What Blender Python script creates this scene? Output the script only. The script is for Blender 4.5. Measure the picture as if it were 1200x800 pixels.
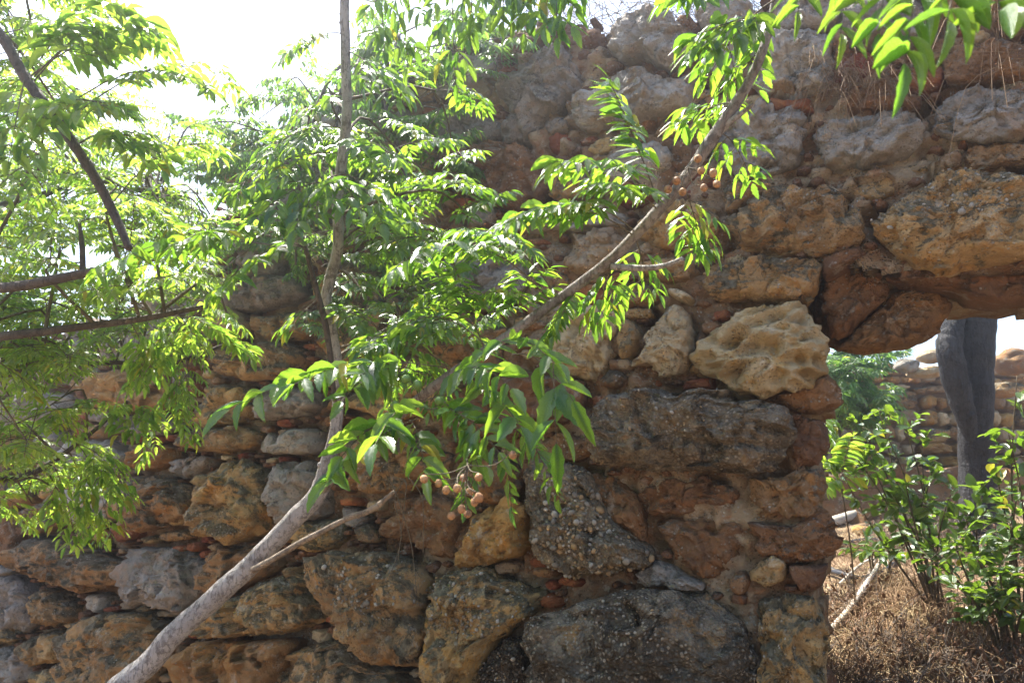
import bpy, math, random
import numpy as np
from mathutils import Vector, Matrix, noise as mn
R = math.radians
random.seed(7); np.random.seed(7)
rnd = random.random
def U(a, b): return a + (b - a) * rnd()
for _o in list(bpy.data.objects): bpy.data.objects.remove(_o)
scene = bpy.context.scene
COL = scene.collection

# ------------------------------------------------------------------ camera
PITCH = R(11.0); FPX = 867.0
CAM = Vector((0, 0, 1.7))
cd = bpy.data.cameras.new('camera'); cam = bpy.data.objects.new('camera', cd); COL.objects.link(cam)
cam.location = CAM; cam.rotation_euler = (math.pi / 2 + PITCH, 0, 0)
cd.sensor_width = 36; cd.lens = 36 * FPX / 1200; cd.clip_start = 0.05; cd.clip_end = 3000
cd.dof.use_dof = True; cd.dof.focus_distance = 2.6; cd.dof.aperture_fstop = 9.0
scene.camera = cam
CF = Vector((0, math.cos(PITCH), math.sin(PITCH))); CU = Vector((0, -math.sin(PITCH), math.cos(PITCH)))
def P(px, py, d):            # point seen at photo pixel (1200 wide) at depth d
    return CAM + (Vector((1, 0, 0)) * ((px - 600) / FPX) + CU * ((400 - py) / FPX) + CF) * d
def project(v):
    q = v - CAM; d = q.dot(CF)
    return (600 + FPX * q.x / d, 400 - FPX * q.dot(CU) / d, d)

# ------------------------------------------------------------------ light
SUN_EL, SUN_AZ = R(62), R(-40)      # azimuth from +Y towards +X
wd = bpy.data.worlds.new('World'); scene.world = wd; wd.use_nodes = True
nt = wd.node_tree; bg = nt.nodes['Background']
sk = nt.nodes.new('ShaderNodeTexSky'); sk.sky_type = 'NISHITA'; sk.sun_disc = False
sk.sun_elevation = SUN_EL; sk.sun_rotation = SUN_AZ; sk.air_density = 1.0; sk.dust_density = 2.5; sk.ozone_density = 1.0
nt.links.new(sk.outputs[0], bg.inputs[0]); bg.inputs[1].default_value = 0.13
S = Vector((math.sin(SUN_AZ) * math.cos(SUN_EL), math.cos(SUN_AZ) * math.cos(SUN_EL), math.sin(SUN_EL)))
sl = bpy.data.lights.new('sun', 'SUN'); sl.energy = 5.0; sl.angle = R(0.5); sl.color = (1, 0.95, 0.86)
so = bpy.data.objects.new('sun', sl); COL.objects.link(so); so.rotation_euler = S.to_track_quat('Z', 'Y').to_euler()
so.location = (0, 0, 20)
scene.view_settings.view_transform = 'Standard'; scene.view_settings.look = 'None'
scene.view_settings.exposure = 1.85; scene.view_settings.gamma = 1.0
scene.render.engine = 'CYCLES'
scene.cycles.max_bounces = 7; scene.cycles.diffuse_bounces = 4; scene.cycles.transmission_bounces = 4
scene.cycles.transparent_max_bounces = 4; scene.cycles.use_denoising = True

# ------------------------------------------------------------------ helpers
def put(name, mesh, mat=None, parent=None, loc=None, label=None, cat=None, group=None, kind=None):
    o = bpy.data.objects.new(name, mesh); COL.objects.link(o)
    if mat is not None and mesh is not None and not mesh.materials: mesh.materials.append(mat)
    if parent is not None: o.parent = parent
    if loc is not None: o.location = loc
    if label: o['label'] = label
    if cat: o['category'] = cat
    if group: o['group'] = group
    if kind: o['kind'] = kind
    return o
def thing(name, loc, label, cat, group=None):
    return put(name, None, None, None, loc, label, cat, group)
def mesh_np(name, V, F, smooth=True, uv=None):
    """V (n,3); F (m,k) all faces with k corners"""
    me = bpy.data.meshes.new(name); V = np.asarray(V, np.float32); F = np.asarray(F, np.int32)
    n, k = F.shape
    me.vertices.add(len(V)); me.vertices.foreach_set('co', V.ravel())
    me.loops.add(n * k); me.loops.foreach_set('vertex_index', F.ravel())
    me.polygons.add(n); me.polygons.foreach_set('loop_start', np.arange(0, n * k, k, dtype=np.int32))
    try: me.polygons.foreach_set('loop_total', np.full(n, k, np.int32))
    except Exception: pass
    if uv is not None:
        l = me.uv_layers.new(name='UVMap'); l.data.foreach_set('uv', np.asarray(uv, np.float32)[F.ravel()].ravel())
    me.update(calc_edges=True); me.validate()
    me.polygons.foreach_set('use_smooth', np.full(len(me.polygons), smooth))
    return me
class MB:
    """collects quads"""
    def __init__(s): s.v = []; s.f = []
    def tube(s, pts, rad, sides=6, wob=0.0, cap=True):
        pts = [Vector(p) for p in pts]; n = len(pts)
        if not hasattr(rad, '__len__'): rad = [rad] * n
        t0 = (pts[1] - pts[0]).normalized()
        u = t0.orthogonal().normalized(); base = len(s.v)
        for i in range(n):
            t = (pts[min(i + 1, n - 1)] - pts[max(i - 1, 0)]).normalized()
            u = (u - t * u.dot(t)).normalized(); w = t.cross(u)
            for k in range(sides):
                a = 2 * math.pi * k / sides
                d = u * math.cos(a) + w * math.sin(a); r = rad[i]
                if wob: r *= 1 + wob * (mn.noise((pts[i] + d * rad[i]) * (0.5 / max(rad[i], .004))) + .5 * mn.noise((pts[i] + d * rad[i]) * (1.6 / max(rad[i], .004))))
                s.v.append(pts[i] + d * r)
        for i in range(n - 1):
            for k in range(sides):
                a = base + i * sides + k; b = base + i * sides + (k + 1) % sides
                s.f.append((a, b, b + sides, a + sides))
        if cap:
            for i, fl in ((0, True), (n - 1, False)):
                c = len(s.v); s.v.append(pts[i])
                for k in range(0, sides, 2):
                    a = base + i * sides + k; b = base + i * sides + (k + 1) % sides; e = base + i * sides + (k + 2) % sides
                    s.f.append((c, e, b, a) if fl else (c, a, b, e))
    def blob(s, c, rx, ry, rz, rot=None, seg=8, ring=5):
        base = len(s.v); M = rot if rot is not None else Matrix.Identity(3)
        for i in range(ring + 1):
            th = math.pi * i / ring
            for k in range(seg):
                a = 2 * math.pi * k / seg
                s.v.append(Vector(c) + M @ Vector((rx * math.sin(th) * math.cos(a), ry * math.sin(th) * math.sin(a), rz * math.cos(th))))
        for i in range(ring):
            for k in range(seg):
                a = base + i * seg + k; b = base + i * seg + (k + 1) % seg
                s.f.append((a, a + seg, b + seg, b))
    def mesh(s, name, off=None, smooth=True):
        V = np.array([tuple(v) for v in s.v], np.float32)
        if off is not None: V = V - np.array(tuple(off), np.float32)
        return mesh_np(name, V, s.f, smooth)
def smooth_path(pts, n=6):
    pts = [Vector(p) for p in pts]; out = []
    for i in range(len(pts) - 1):
        p0 = pts[max(i - 1, 0)]; p1 = pts[i]; p2 = pts[i + 1]; p3 = pts[min(i + 2, len(pts) - 1)]
        for k in range(n):
            t = k / n
            out.append(0.5 * ((2 * p1) + (p2 - p0) * t + (2 * p0 - 5 * p1 + 4 * p2 - p3) * t * t + (3 * p1 - p0 - 3 * p2 + p3) * t ** 3))
    out.append(pts[-1]); return out
def lerp_list(vals, n):
    out = []
    for i in range(len(vals) - 1):
        for k in range(n): out.append(vals[i] + (vals[i + 1] - vals[i]) * k / n)
    out.append(vals[-1]); return out

# ------------------------------------------------------------------ materials
class NT:
    def __init__(s, name):
        s.m = bpy.data.materials.new(name); s.m.use_nodes = True; s.t = s.m.node_tree; s.t.nodes.clear()
        s.out = s.t.nodes.new('ShaderNodeOutputMaterial')
    def n(s, typ, **kw):
        q = s.t.nodes.new('ShaderNode' + typ)
        for k, v in kw.items():
            if k.startswith('i_'):
                key = k[2:]; key = int(key) if key.isdigit() else key.replace('_', ' ')
                s.set(q.inputs[key], v)
            else: setattr(q, k, v)
        return q
    def set(s, sock, v):
        if isinstance(v, bpy.types.NodeSocket): s.t.links.new(v, sock)
        elif isinstance(v, (tuple, list)) and len(v) == 3 and sock.type == 'RGBA': sock.default_value = (*v, 1)
        else: sock.default_value = v
    def math(s, op, a, b=0.0, c=None, clamp=False):
        q = s.n('Math', operation=op, use_clamp=clamp); s.set(q.inputs[0], a); s.set(q.inputs[1], b)
        if c is not None: s.set(q.inputs[2], c)
        return q.outputs[0]
    def mix(s, f, a, b, bt='MIX'):
        q = s.n('Mix', data_type='RGBA', blend_type=bt); s.set(q.inputs[0], f); s.set(q.inputs[6], a); s.set(q.inputs[7], b); return q.outputs[2]
    def step(s, v, lo, hi):
        q = s.n('MapRange', interpolation_type='SMOOTHSTEP'); s.set(q.inputs[0], v); s.set(q.inputs[1], lo); s.set(q.inputs[2], hi); return q.outputs[0]
    def noise(s, vec, scale, detail=4, rough=.6, dist=0.0):
        q = s.n('TexNoise'); s.set(q.inputs['Vector'], vec); s.set(q.inputs['Scale'], scale); s.set(q.inputs['Detail'], detail); s.set(q.inputs['Roughness'], rough); s.set(q.inputs['Distortion'], dist); return q.outputs[0]
    def voro(s, vec, scale, feat='F1', out=0, rand=1.0):
        q = s.n('TexVoronoi', feature=feat); s.set(q.inputs['Vector'], vec); s.set(q.inputs['Scale'], scale); s.set(q.inputs['Randomness'], rand); return q.outputs[out]
    def vec(s, rand=True):
        tc = s.n('TexCoord').outputs['Object']
        if not rand: return tc
        r = s.n('ObjectInfo').outputs['Random']
        q = s.n('VectorMath', operation='MULTIPLY_ADD'); cb = s.n('CombineXYZ'); s.set(cb.inputs[0], r); s.set(cb.inputs[1], s.math('MULTIPLY', r, 3.7)); s.set(cb.inputs[2], s.math('MULTIPLY', r, 7.1))
        s.set(q.inputs[0], cb.outputs[0]); q.inputs[1].default_value = (31, 31, 31); s.set(q.inputs[2], tc); return q.outputs[0]
    def done(s, col, rough=.9, height=None, hdist=.01, bstr=1.0, spec=.3):
        b = s.n('BsdfPrincipled'); s.set(b.inputs['Base Color'], col); s.set(b.inputs['Roughness'], rough); s.set(b.inputs['Specular IOR Level'], spec)
        if height is not None:
            bp = s.n('Bump'); bp.inputs['Strength'].default_value = bstr; bp.inputs['Distance'].default_value = hdist; s.set(bp.inputs['Height'], height); s.t.links.new(bp.outputs[0], b.inputs['Normal'])
        s.t.links.new(b.outputs[0], s.out.inputs[0]); return s.m

def stone_mat(name, A, B, C, lichen=.35, lcol=(.078, .070, .056), speck=0.25, pit=.5, gscale=1.0, sat=1.06, grain=0.0):
    """A main tone, B second tone, C iron-stain tone"""
    k = NT(name); v = k.vec()
    n1 = k.noise(v, 3.2 * gscale, 6, .62, .4); n2 = k.noise(v, 7.5, 7, .65, .8); n3 = k.noise(v, 2.1, 4, .6, .6); n4 = k.noise(v, 26, 6, .7); n5 = k.noise(v, 95, 3, .7)
    c = k.mix(k.step(n1, .40, .60), A, B)
    c = k.mix(k.math('MULTIPLY', k.step(n2, .50, .68), .75), c, C)
    r = k.n('ObjectInfo').outputs['Random']
    # lichen and grime: patchy, likes upward facing rock
    geo = k.n('NewGeometry'); sp = k.n('SeparateXYZ'); k.set(sp.inputs[0], geo.outputs['Normal'])
    up = k.math('MULTIPLY', sp.outputs[2], .10)
    lv = k.math('ADD', k.math('ADD', k.noise(v, 4.5, 8, .72, 1.2), up), k.math('MULTIPLY', k.math('SUBTRACT', n5, .5), .18))
    lm = k.step(lv, .70 - lichen * .42, .80 - lichen * .42)
    c = k.mix(k.math('MULTIPLY', lm, .85), c, k.mix(k.step(n4, .4, .62), lcol, tuple(min(1, x * 3.2) for x in lcol)))
    # pale mineral crust
    pm = k.step(k.math('ADD', k.noise(v, 11, 7, .7, .5), k.math('MULTIPLY', n5, .12)), .62, .72)
    c = k.mix(k.math('MULTIPLY', pm, .45), c, (.50, .46, .39))
    # grains
    vd = k.voro(v, 62); vc = k.voro(v, 62, out=1); sx = k.n('SeparateXYZ'); k.set(sx.inputs[0], vc)
    gm = k.math('MULTIPLY', k.math('MULTIPLY', k.step(vd, .42, .28), k.math('GREATER_THAN', sx.outputs[0], 1 - speck)), k.step(k.noise(v, 4, 4, .6), .46, .58))
    c = k.mix(k.math('MULTIPLY', gm, .8), c, k.mix(sx.outputs[1], (.52, .48, .42), (.20, .18, .16)))
    if grain:
        gs = k.voro(v, 58, out=1); gsp = k.n('SeparateXYZ'); k.set(gsp.inputs[0], gs); gd = k.voro(v, 58)
        gc = k.mix(k.step(gsp.outputs[0], .35, .95), (.10, .09, .075), k.mix(gsp.outputs[1], (.46, .43, .37), (.32, .25, .17)))
        gc = k.mix(k.step(gd, .28, .55), gc, (.075, .06, .045))
        c = k.mix(k.math('MULTIPLY', k.step(k.noise(v, 3.0, 5, .65), .36, .52), grain), c, gc)
    # pits
    pv = k.voro(v, 30, 'SMOOTH_F1'); pt = k.math('MULTIPLY', k.step(pv, .30, .10), k.step(n3, .36, .56))
    pv2 = k.voro(v, 75, 'F1'); pt2 = k.math('MULTIPLY', k.step(pv2, .34, .12), k.step(k.noise(v, 6, 3), .45, .6))
    c = k.mix(k.math('MULTIPLY', pt2, pit * .55), c, (.07, .05, .035))
    c = k.mix(.30, c, k.mix(n4, (.25, .25, .25), (1, 1, 1)), 'MULTIPLY')
    hsv = k.n('HueSaturation'); k.set(hsv.inputs['Color'], c); k.set(hsv.inputs['Value'], k.math('MULTIPLY_ADD', r, .5, .78)); k.set(hsv.inputs['Hue'], k.math('MULTIPLY_ADD', r, .02, .49)); hsv.inputs['Saturation'].default_value = sat
    h = k.math('ADD', k.math('MULTIPLY', n4, 1.3), k.math('MULTIPLY', n5, .7))
    if grain: h = k.math('SUBTRACT', h, k.math('MULTIPLY', gd, 2.2 * grain))
    h = k.math('SUBTRACT', h, k.math('MULTIPLY', k.math('ADD', pt, pt2), pit))
    h = k.math('ADD', h, k.math('MULTIPLY', gm, .35)); h = k.math('ADD', h, k.math('MULTIPLY', n2, 1.2))
    return k.done(hsv.outputs[0], .92, h, .018, .9, .2)
M = {}
M['tan'] = stone_mat('tan_limestone', (.45, .30, .155), (.30, .20, .11), (.47, .24, .08), .52, lcol=(.045, .043, .032), pit=.8)
M['pale'] = stone_mat('pale_limestone', (.50, .40, .27), (.40, .30, .19), (.46, .28, .13), .10, pit=.9, speck=.1)
M['eroded'] = stone_mat('eroded_sandstone', (.43, .33, .21), (.34, .25, .15), (.44, .25, .09), .12, pit=.9, speck=.08)
M['grey'] = stone_mat('grey_limestone', (.40, .36, .315), (.29, .26, .225), (.38, .27, .18), .36, pit=.7, sat=1.0)
M['orange'] = stone_mat('ochre_sandstone', (.44, .27, .11), (.34, .21, .10), (.46, .22, .07), .22, pit=.4)
M['lichen'] = stone_mat('lichened_conglomerate', (.27, .23, .175), (.34, .27, .18), (.40, .24, .11), .44, speck=.55, pit=.7, grain=.55)
M['grain'] = stone_mat('coarse_conglomerate', (.31, .25, .18), (.20, .17, .13), (.36, .21, .09), .14, speck=.75, pit=.9, grain=.9)
M['red'] = stone_mat('red_brick', (.30, .10, .055), (.22, .085, .05), (.36, .17, .08), .15, speck=.08, pit=.4)
M['brown'] = stone_mat('brown_rubble', (.27, .155, .085), (.20, .12, .075), (.32, .15, .06), .25, pit=.7)
M['mortar'] = stone_mat('earthy_mortar', (.24, .145, .09), (.36, .27, .185), (.28, .12, .06), .08, speck=.45, pit=.9)
M['far'] = stone_mat('far_wall_stone', (.50, .40, .27), (.38, .29, .19), (.46, .31, .16), .05, pit=.4)

def pebble_mat():
    k = NT('pebble'); r = k.n('NewGeometry').outputs['Random Per Island']; v = k.vec(False)
    c = k.mix(k.step(r, .2, .9), (.17, .145, .115), (.40, .36, .30)); c = k.mix(k.math('LESS_THAN', k.math('FRACT', k.math('MULTIPLY', r, 17.3)), .3), c, (.34, .23, .12))
    return k.done(k.mix(.4, c, k.mix(k.noise(v, 60, 4), (.3, .3, .3), (1, 1, 1)), 'MULTIPLY'), .75, k.noise(v, 90, 3), .004, .5, .35)
M['pebble'] = pebble_mat()
def bark_mat(name, A, B, C, sc=1.0, lean=45, hd=.010):
    k = NT(name); v = k.vec(False)
    n1 = k.noise(v, 9 * sc, 5, .6, .5); n2 = k.noise(v, 45 * sc, 5, .7); n3 = k.noise(v, 130 * sc, 3, .7)
    mp = k.n('Mapping'); k.set(mp.inputs[0], v); mp.inputs['Rotation'].default_value = (0, R(lean), 0); mp.inputs['Scale'].default_value = (1, 1, .12); n4 = k.noise(mp.outputs[0], 110 * sc, 4, .7, .3)
    c = k.mix(k.step(n1, .35, .65), A, B); c = k.mix(k.math('MULTIPLY', k.step(n2, .50, .62), .75), c, C); c = k.mix(k.math('MULTIPLY', k.step(n4, .52, .60), .7), c, C); c = k.mix(.5, c, k.mix(n3, (.3, .3, .3), (1.15, 1.15, 1.15)), 'MULTIPLY')
    h = k.math('ADD', k.math('MULTIPLY', n2, .6), k.math('MULTIPLY', n4, .8)); h = k.math('ADD', h, k.math('MULTIPLY', n3, .3))
    return k.done(c, .75, h, hd, 1.0, .3)
M['bark'] = bark_mat('grey_bark', (.44, .41, .385), (.33, .30, .28), (.13, .11, .10))
M['limb_bark'] = bark_mat('limb_bark', (.31, .275, .25), (.22, .19, .17), (.10, .08, .07))
M['dark_bark'] = bark_mat('dark_bark', (.13, .105, .085), (.09, .072, .06), (.05, .04, .033))
M['twig'] = bark_mat('twig_bark', (.20, .16, .10), (.14, .11, .07), (.08, .06, .04))
M['dead_twig'] = bark_mat('dead_twig', (.34, .27, .20), (.24, .19, .14), (.12, .09, .07))
M['dead_trunk'] = bark_mat('backlit_trunk', (.062, .060, .062), (.036, .036, .040), (.015, .014, .015), .30, 0, .06)  # backlit darkness of the trunk is put into this bark colour
def leaf_mat(name, top, top2, trans, trans2, rough=.34, veins=6, tf=.5):
    k = NT(name)
    isl = k.n('NewGeometry').outputs['Random Per Island']; ob = k.n('ObjectInfo').outputs['Random']
    r = k.math('FRACT', k.math('ADD', k.math('MULTIPLY', isl, 7.31), k.math('MULTIPLY', ob, 3.77)))
    uv = k.n('UVMap').outputs[0]; s = k.n('SeparateXYZ'); k.set(s.inputs[0], uv)
    ax = k.math('ABSOLUTE', k.math('SUBTRACT', s.outputs[0], .5))
    mid = k.step(ax, .045, .015)
    w = k.math('FRACT', k.math('SUBTRACT', k.math('MULTIPLY', s.outputs[1], veins), k.math('MULTIPLY', ax, 2.6)))
    ve = k.math('MULTIPLY', k.step(k.math('ABSOLUTE', k.math('SUBTRACT', w, .5)), .10, .02), .5)
    vv = k.math('MAXIMUM', mid, ve)
    tc = k.vec(False); bl = k.noise(tc, 40, 3)
    c = k.mix(r, top, top2); c = k.mix(k.math('MULTIPLY', vv, .35), c, tuple(min(1, x * 2.2) for x in top2))
    yl = k.math('GREATER_THAN', r, .975)
    c = k.mix(k.math('MULTIPLY', yl, .7), c, (.30, .24, .04))
    t = k.mix(r, trans, trans2); t = k.mix(k.math('MULTIPLY', vv, .45), t, tuple(x * .5 for x in trans)); t = k.mix(k.math('MULTIPLY', yl, .6), t, (.55, .42, .04))
    b = k.n('BsdfPrincipled'); k.set(b.inputs['Base Color'], c); k.set(b.inputs['Roughness'], k.math('MULTIPLY_ADD', bl, .25, rough - .12)); b.inputs['Specular IOR Level'].default_value = .75
    bp = k.n('Bump'); bp.inputs['Strength'].default_value = .5; bp.inputs['Distance'].default_value = .002; k.set(bp.inputs['Height'], k.math('ADD', k.math('MULTIPLY', vv, -.6), k.math('MULTIPLY', bl, .8))); k.t.links.new(bp.outputs[0], b.inputs['Normal'])
    tr = k.n('BsdfTranslucent'); k.set(tr.inputs[0], t)
    mx = k.n('MixShader'); mx.inputs[0].default_value = tf; k.t.links.new(b.outputs[0], mx.inputs[1]); k.t.links.new(tr.outputs[0], mx.inputs[2])
    k.t.links.new(mx.outputs[0], k.out.inputs[0]); return k.m
M['leaf'] = leaf_mat('chinaberry_leaf', (.032, .088, .034), (.060, .125, .036), (.20, .44, .03), (.46, .68, .05), .26, tf=.47)
M['leaf2'] = leaf_mat('light_leaf', (.04, .105, .042), (.075, .14, .045), (.30, .56, .05), (.58, .76, .08), .26, tf=.54)
M['climber'] = leaf_mat('climber_leaf', (.04, .095, .032), (.065, .13, .04), (.18, .40, .05), (.36, .58, .07), .34, tf=.5)
M['bush'] = leaf_mat('leathery_leaf', (.045, .085, .028), (.07, .12, .035), (.18, .34, .02), (.30, .46, .03), .30, 5, .35)
def plain(name, A, B, sc, rough=.8, hd=.004, spec=.3):
    k = NT(name); v = k.vec(); n = k.noise(v, sc, 5, .65)
    return k.done(k.mix(k.step(n, .35, .65), A, B), rough, k.noise(v, sc * 4, 4), hd, .7, spec)
M['straw'] = plain('dry_straw', (.30, .20, .105), (.15, .08, .04), 6, .7)
M['pale_straw'] = plain('pale_straw', (.50, .40, .24), (.36, .26, .13), 6, .65)
M['drytwig'] = plain('dry_twigs', (.22, .18, .14), (.13, .10, .08), 8, .8)
M['fruit'] = plain('dried_fruit_skin', (.44, .25, .12), (.22, .11, .055), 90, .6, .003, .3)
_k = NT('dried_fruit'); _v = _k.vec(); _r = _k.n('ObjectInfo').outputs['Random']
_c = _k.mix(_r, (.46, .27, .12), (.30, .15, .07)); _c = _k.mix(_k.step(_k.noise(_v, 110, 4), .45, .65), _c, (.17, .09, .05))
M['fruit'] = _k.done(_c, .6, _k.noise(_v, 190, 3), .003, .7, .3)
M['greenfruit'] = plain('green_fruit_skin', (.16, .26, .05), (.12, .20, .04), 50, .4, .001, .5)
M['soil'] = plain('dry_soil', (.25, .17, .10), (.16, .105, .06), 3, .95, .03)
M['withered'] = plain('withered_leaves', (.20, .11, .06), (.09, .05, .028), 30, .8)
M['log'] = plain('bleached_wood', (.50, .45, .38), (.38, .33, .27), 20, .85, .006)
M['pipe'] = plain('black_pipe', (.03, .032, .036), (.02, .021, .024), 10, .45, .001, .5)

# ------------------------------------------------------------------ the ancient wall: frame and projection
WO = Vector((0, 3.86, 0)); WA = math.atan2(-.515, 1.0)
WT = Vector((math.cos(WA), math.sin(WA), 0)); WN = Vector((math.sin(WA), -math.cos(WA), 0))   # WN looks at the camera
def onwall(px, py, into=0.0):
    d = Vector((1, 0, 0)) * ((px - 600) / FPX) + CU * ((400 - py) / FPX) + CF
    o = WO - WN * into
    t = (o - CAM).dot(WN) / d.dot(WN); p = CAM + d * t - o
    return (p.dot(WT), p.z)
def wallpt(s, t, out=0.0): return WO + WT * s + WN * out + Vector((0, 0, t))
wall = thing('ruined_wall', WO, 'ancient ruined rubble stone wall with a low doorway opening, partly overgrown', 'wall'); wall.rotation_euler = (0, 0, WA)

OPEN = [(963, 312), (1010, 330), (1100, 335), (1240, 330), (1290, 420), (1290, 900), (965, 900), (963, 750), (960, 695), (972, 650), (966, 610), (957, 560), (960, 490), (966, 430), (960, 380)]
OPEN = [onwall(*p) for p in OPEN]
TOPPX = [(-400, 420), (-50, 400), (60, 385), (170, 345), (238, 310), (262, 188), (305, 178), (350, 118), (450, 70), (540, 34), (620, 18), (720, 14), (800, 8), (880, -16), (1000, -50), (1250, -60)]
TOP = [onwall(*p) for p in TOPPX]
def topz(s):
    if s <= TOP[0][0]: return TOP[0][1]
    for a, b in zip(TOP, TOP[1:]):
        if a[0] <= s <= b[0]: return a[1] + (b[1] - a[1]) * (s - a[0]) / (b[0] - a[0])
    return TOP[-1][1]
def inpoly(pts, X, Y):
    r = np.zeros(X.shape, bool); n = len(pts)
    for i in range(n):
        x1, y1 = pts[i]; x2, y2 = pts[(i + 1) % n]
        if y1 == y2: continue
        c = ((y1 > Y) != (y2 > Y)) & (X < (x2 - x1) * (Y - y1) / (y2 - y1) + x1); r ^= c
    return r

def chaikin(p, n=2):
    for _ in range(n):
        q = []
        for i in range(len(p)):
            a = p[i]; b = p[(i + 1) % len(p)]
            q += [(a[0] * .8 + b[0] * .2, a[1] * .8 + b[1] * .2), (a[0] * .2 + b[0] * .8, a[1] * .2 + b[1] * .8)]
        p = q
    return p
def resample(p, n):
    P2 = np.array(p + [p[0]]); d = np.r_[0, np.cumsum(np.hypot(*np.diff(P2, axis=0).T))]
    t = np.linspace(0, d[-1], n, endpoint=False)
    return np.c_[np.interp(t, d, P2[:, 0]), np.interp(t, d, P2[:, 1])]
def stone_mesh(poly, depth, seed, res=.016, back=.22, rough=1.0, k=5.0, tafoni=0.0, tilt=None, cells=0.0, maxseg=300, sharp=1, facet=1.0):
    """poly: outline in metres about (0,0), x along wall, y up. Mesh axes: x along, y into wall, z up"""
    pl = chaikin(poly, sharp) if sharp else poly
    per = sum(math.dist(pl[i], pl[(i + 1) % len(pl)]) for i in range(len(pl)))
    seg = max(12, min(maxseg, int(per / res))); q = resample(pl, seg)
    rings = max(3, min(60, int(per / 6.0 / res)))
    c = q.mean(0); so = Vector((seed * 3.17 % 97, seed * 7.77 % 89, seed * 1.93 % 83))
    size = min(1.0, per / 1.2)
    for i in range(seg):
        v0 = Vector((q[i][0], q[i][1], 0)) + so
        w = mn.noise(v0 * 6) * .030 * rough * min(1, per) + mn.noise(v0 * 19) * .012 * rough * min(1, per * 1.5) + mn.noise(v0 * 55) * .005 * rough
        d = q[i] - c; L = np.hypot(*d) + 1e-6; q[i] += d / L * w
    tx, tz = tilt if tilt else (0, 0)
    V = [(c[0], -depth, c[1])]
    rr = [(1 - (1 - (j / rings)) ** 1.25) for j in range(1, rings + 1)]
    for r in rr:
        y = -depth * max(0.0, 1 - r ** k) ** .5
        for i in range(seg): V.append((c[0] + (q[i][0] - c[0]) * r, y, c[1] + (q[i][1] - c[1]) * r))
    for j, (y, sc) in enumerate(((back * .16, .99), (back * .5, .95), (back, .84))):
        for i in range(seg): V.append((c[0] + (q[i][0] - c[0]) * sc, y, c[1] + (q[i][1] - c[1]) * sc))
    nr = rings + 3; V.append((c[0], back, c[1]))
    out = []
    facet *= .95
    fs = 1.0 / max(.16, min(.5, per / 5))          # facet size follows the stone
    for idx, (x, y, z) in enumerate(V):
        p = Vector((x, y, z)); s = p + so
        wv = mn.noise_vector(s * 9) * .035
        disp = mn.noise(s * 2.6) * .032 * size + mn.noise(s * 6.1) * .018 * size
        if facet:
            t = (s + wv) * (2.2 * fs); cp = mn.voronoi(t)[1][0]; rv = mn.noise_vector(cp * 3.7)
            disp += max(-.05, min(.05, (t - cp).dot(rv) / (2.2 * fs) * .85 + rv.x * .035)) * size * facet
            t = (s + wv) * (5.5 * fs); cp = mn.voronoi(t)[1][0]; rv = mn.noise_vector(cp * 5.1)
            disp += max(-.022, min(.022, (t - cp).dot(rv) / (5.5 * fs) * .8 + rv.y * .018)) * size * facet
        st = mn.noise(Vector((s.x * 2.5, s.y * 2.5, s.z * 17 + mn.noise(s * 3) * 2.5)))
        disp -= max(0.0, st - .12) * .055 * size * rough                     # bedding ledges
        disp += mn.fractal(s * 12, .85, 2.1, 5) * .012 * rough
        disp -= abs(mn.noise(s * 9.3 + Vector((0, 0, 9)))) * .026 * size * rough
        pk = mn.noise(s * 33)
        disp -= max(0.0, pk - .28) * .038 * rough                            # pocks
        if tafoni:
            a = Vector((s.x * 6.5 + s.z * 4.2, s.y * 5, s.z * 13.5 - s.x * 4.2)) + mn.noise_vector(s * 7) * .35; dd = mn.voronoi(a)[0]
            disp += tafoni * (.5 - min(.5, dd[1] - dd[0])) * .10 - tafoni * max(0.0, .45 - dd[0]) * .10
        if cells:
            dd = mn.voronoi(s * 24)[0]; disp += cells * max(0.0, .5 - dd[0]) * .03
        front = 1.0 if y < back * .3 else .3
        dirv = Vector((x - c[0], 0, z - c[1])); rl = dirv.length / (per / 6.0)
        dirv = (dirv.normalized() * min(1, rl) ** 2 * .8 if dirv.length > 1e-5 else Vector((0, 0, 0))) + Vector((0, -1, 0))
        dirv.normalize()
        p += dirv * disp * front
        p.y += tx * (x - c[0]) + tz * (z - c[1])
        out.append(p)
    F = []
    last = len(V) - 1
    for j in range(nr - 1):
        for i in range(seg):
            a = 1 + j * seg + i; b = 1 + j * seg + (i + 1) % seg
            F.append((a, b, b + seg)); F.append((a, b + seg, a + seg))
    for i in range(seg):
        F.append((0, 1 + (i + 1) % seg, 1 + i))
        F.append((last, 1 + (nr - 1) * seg + i, 1 + (nr - 1) * seg + (i + 1) % seg))
    F = np.array(F)[:, ::-1]
    return mesh_np('stone', np.array([tuple(v) for v in out]), F)

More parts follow.
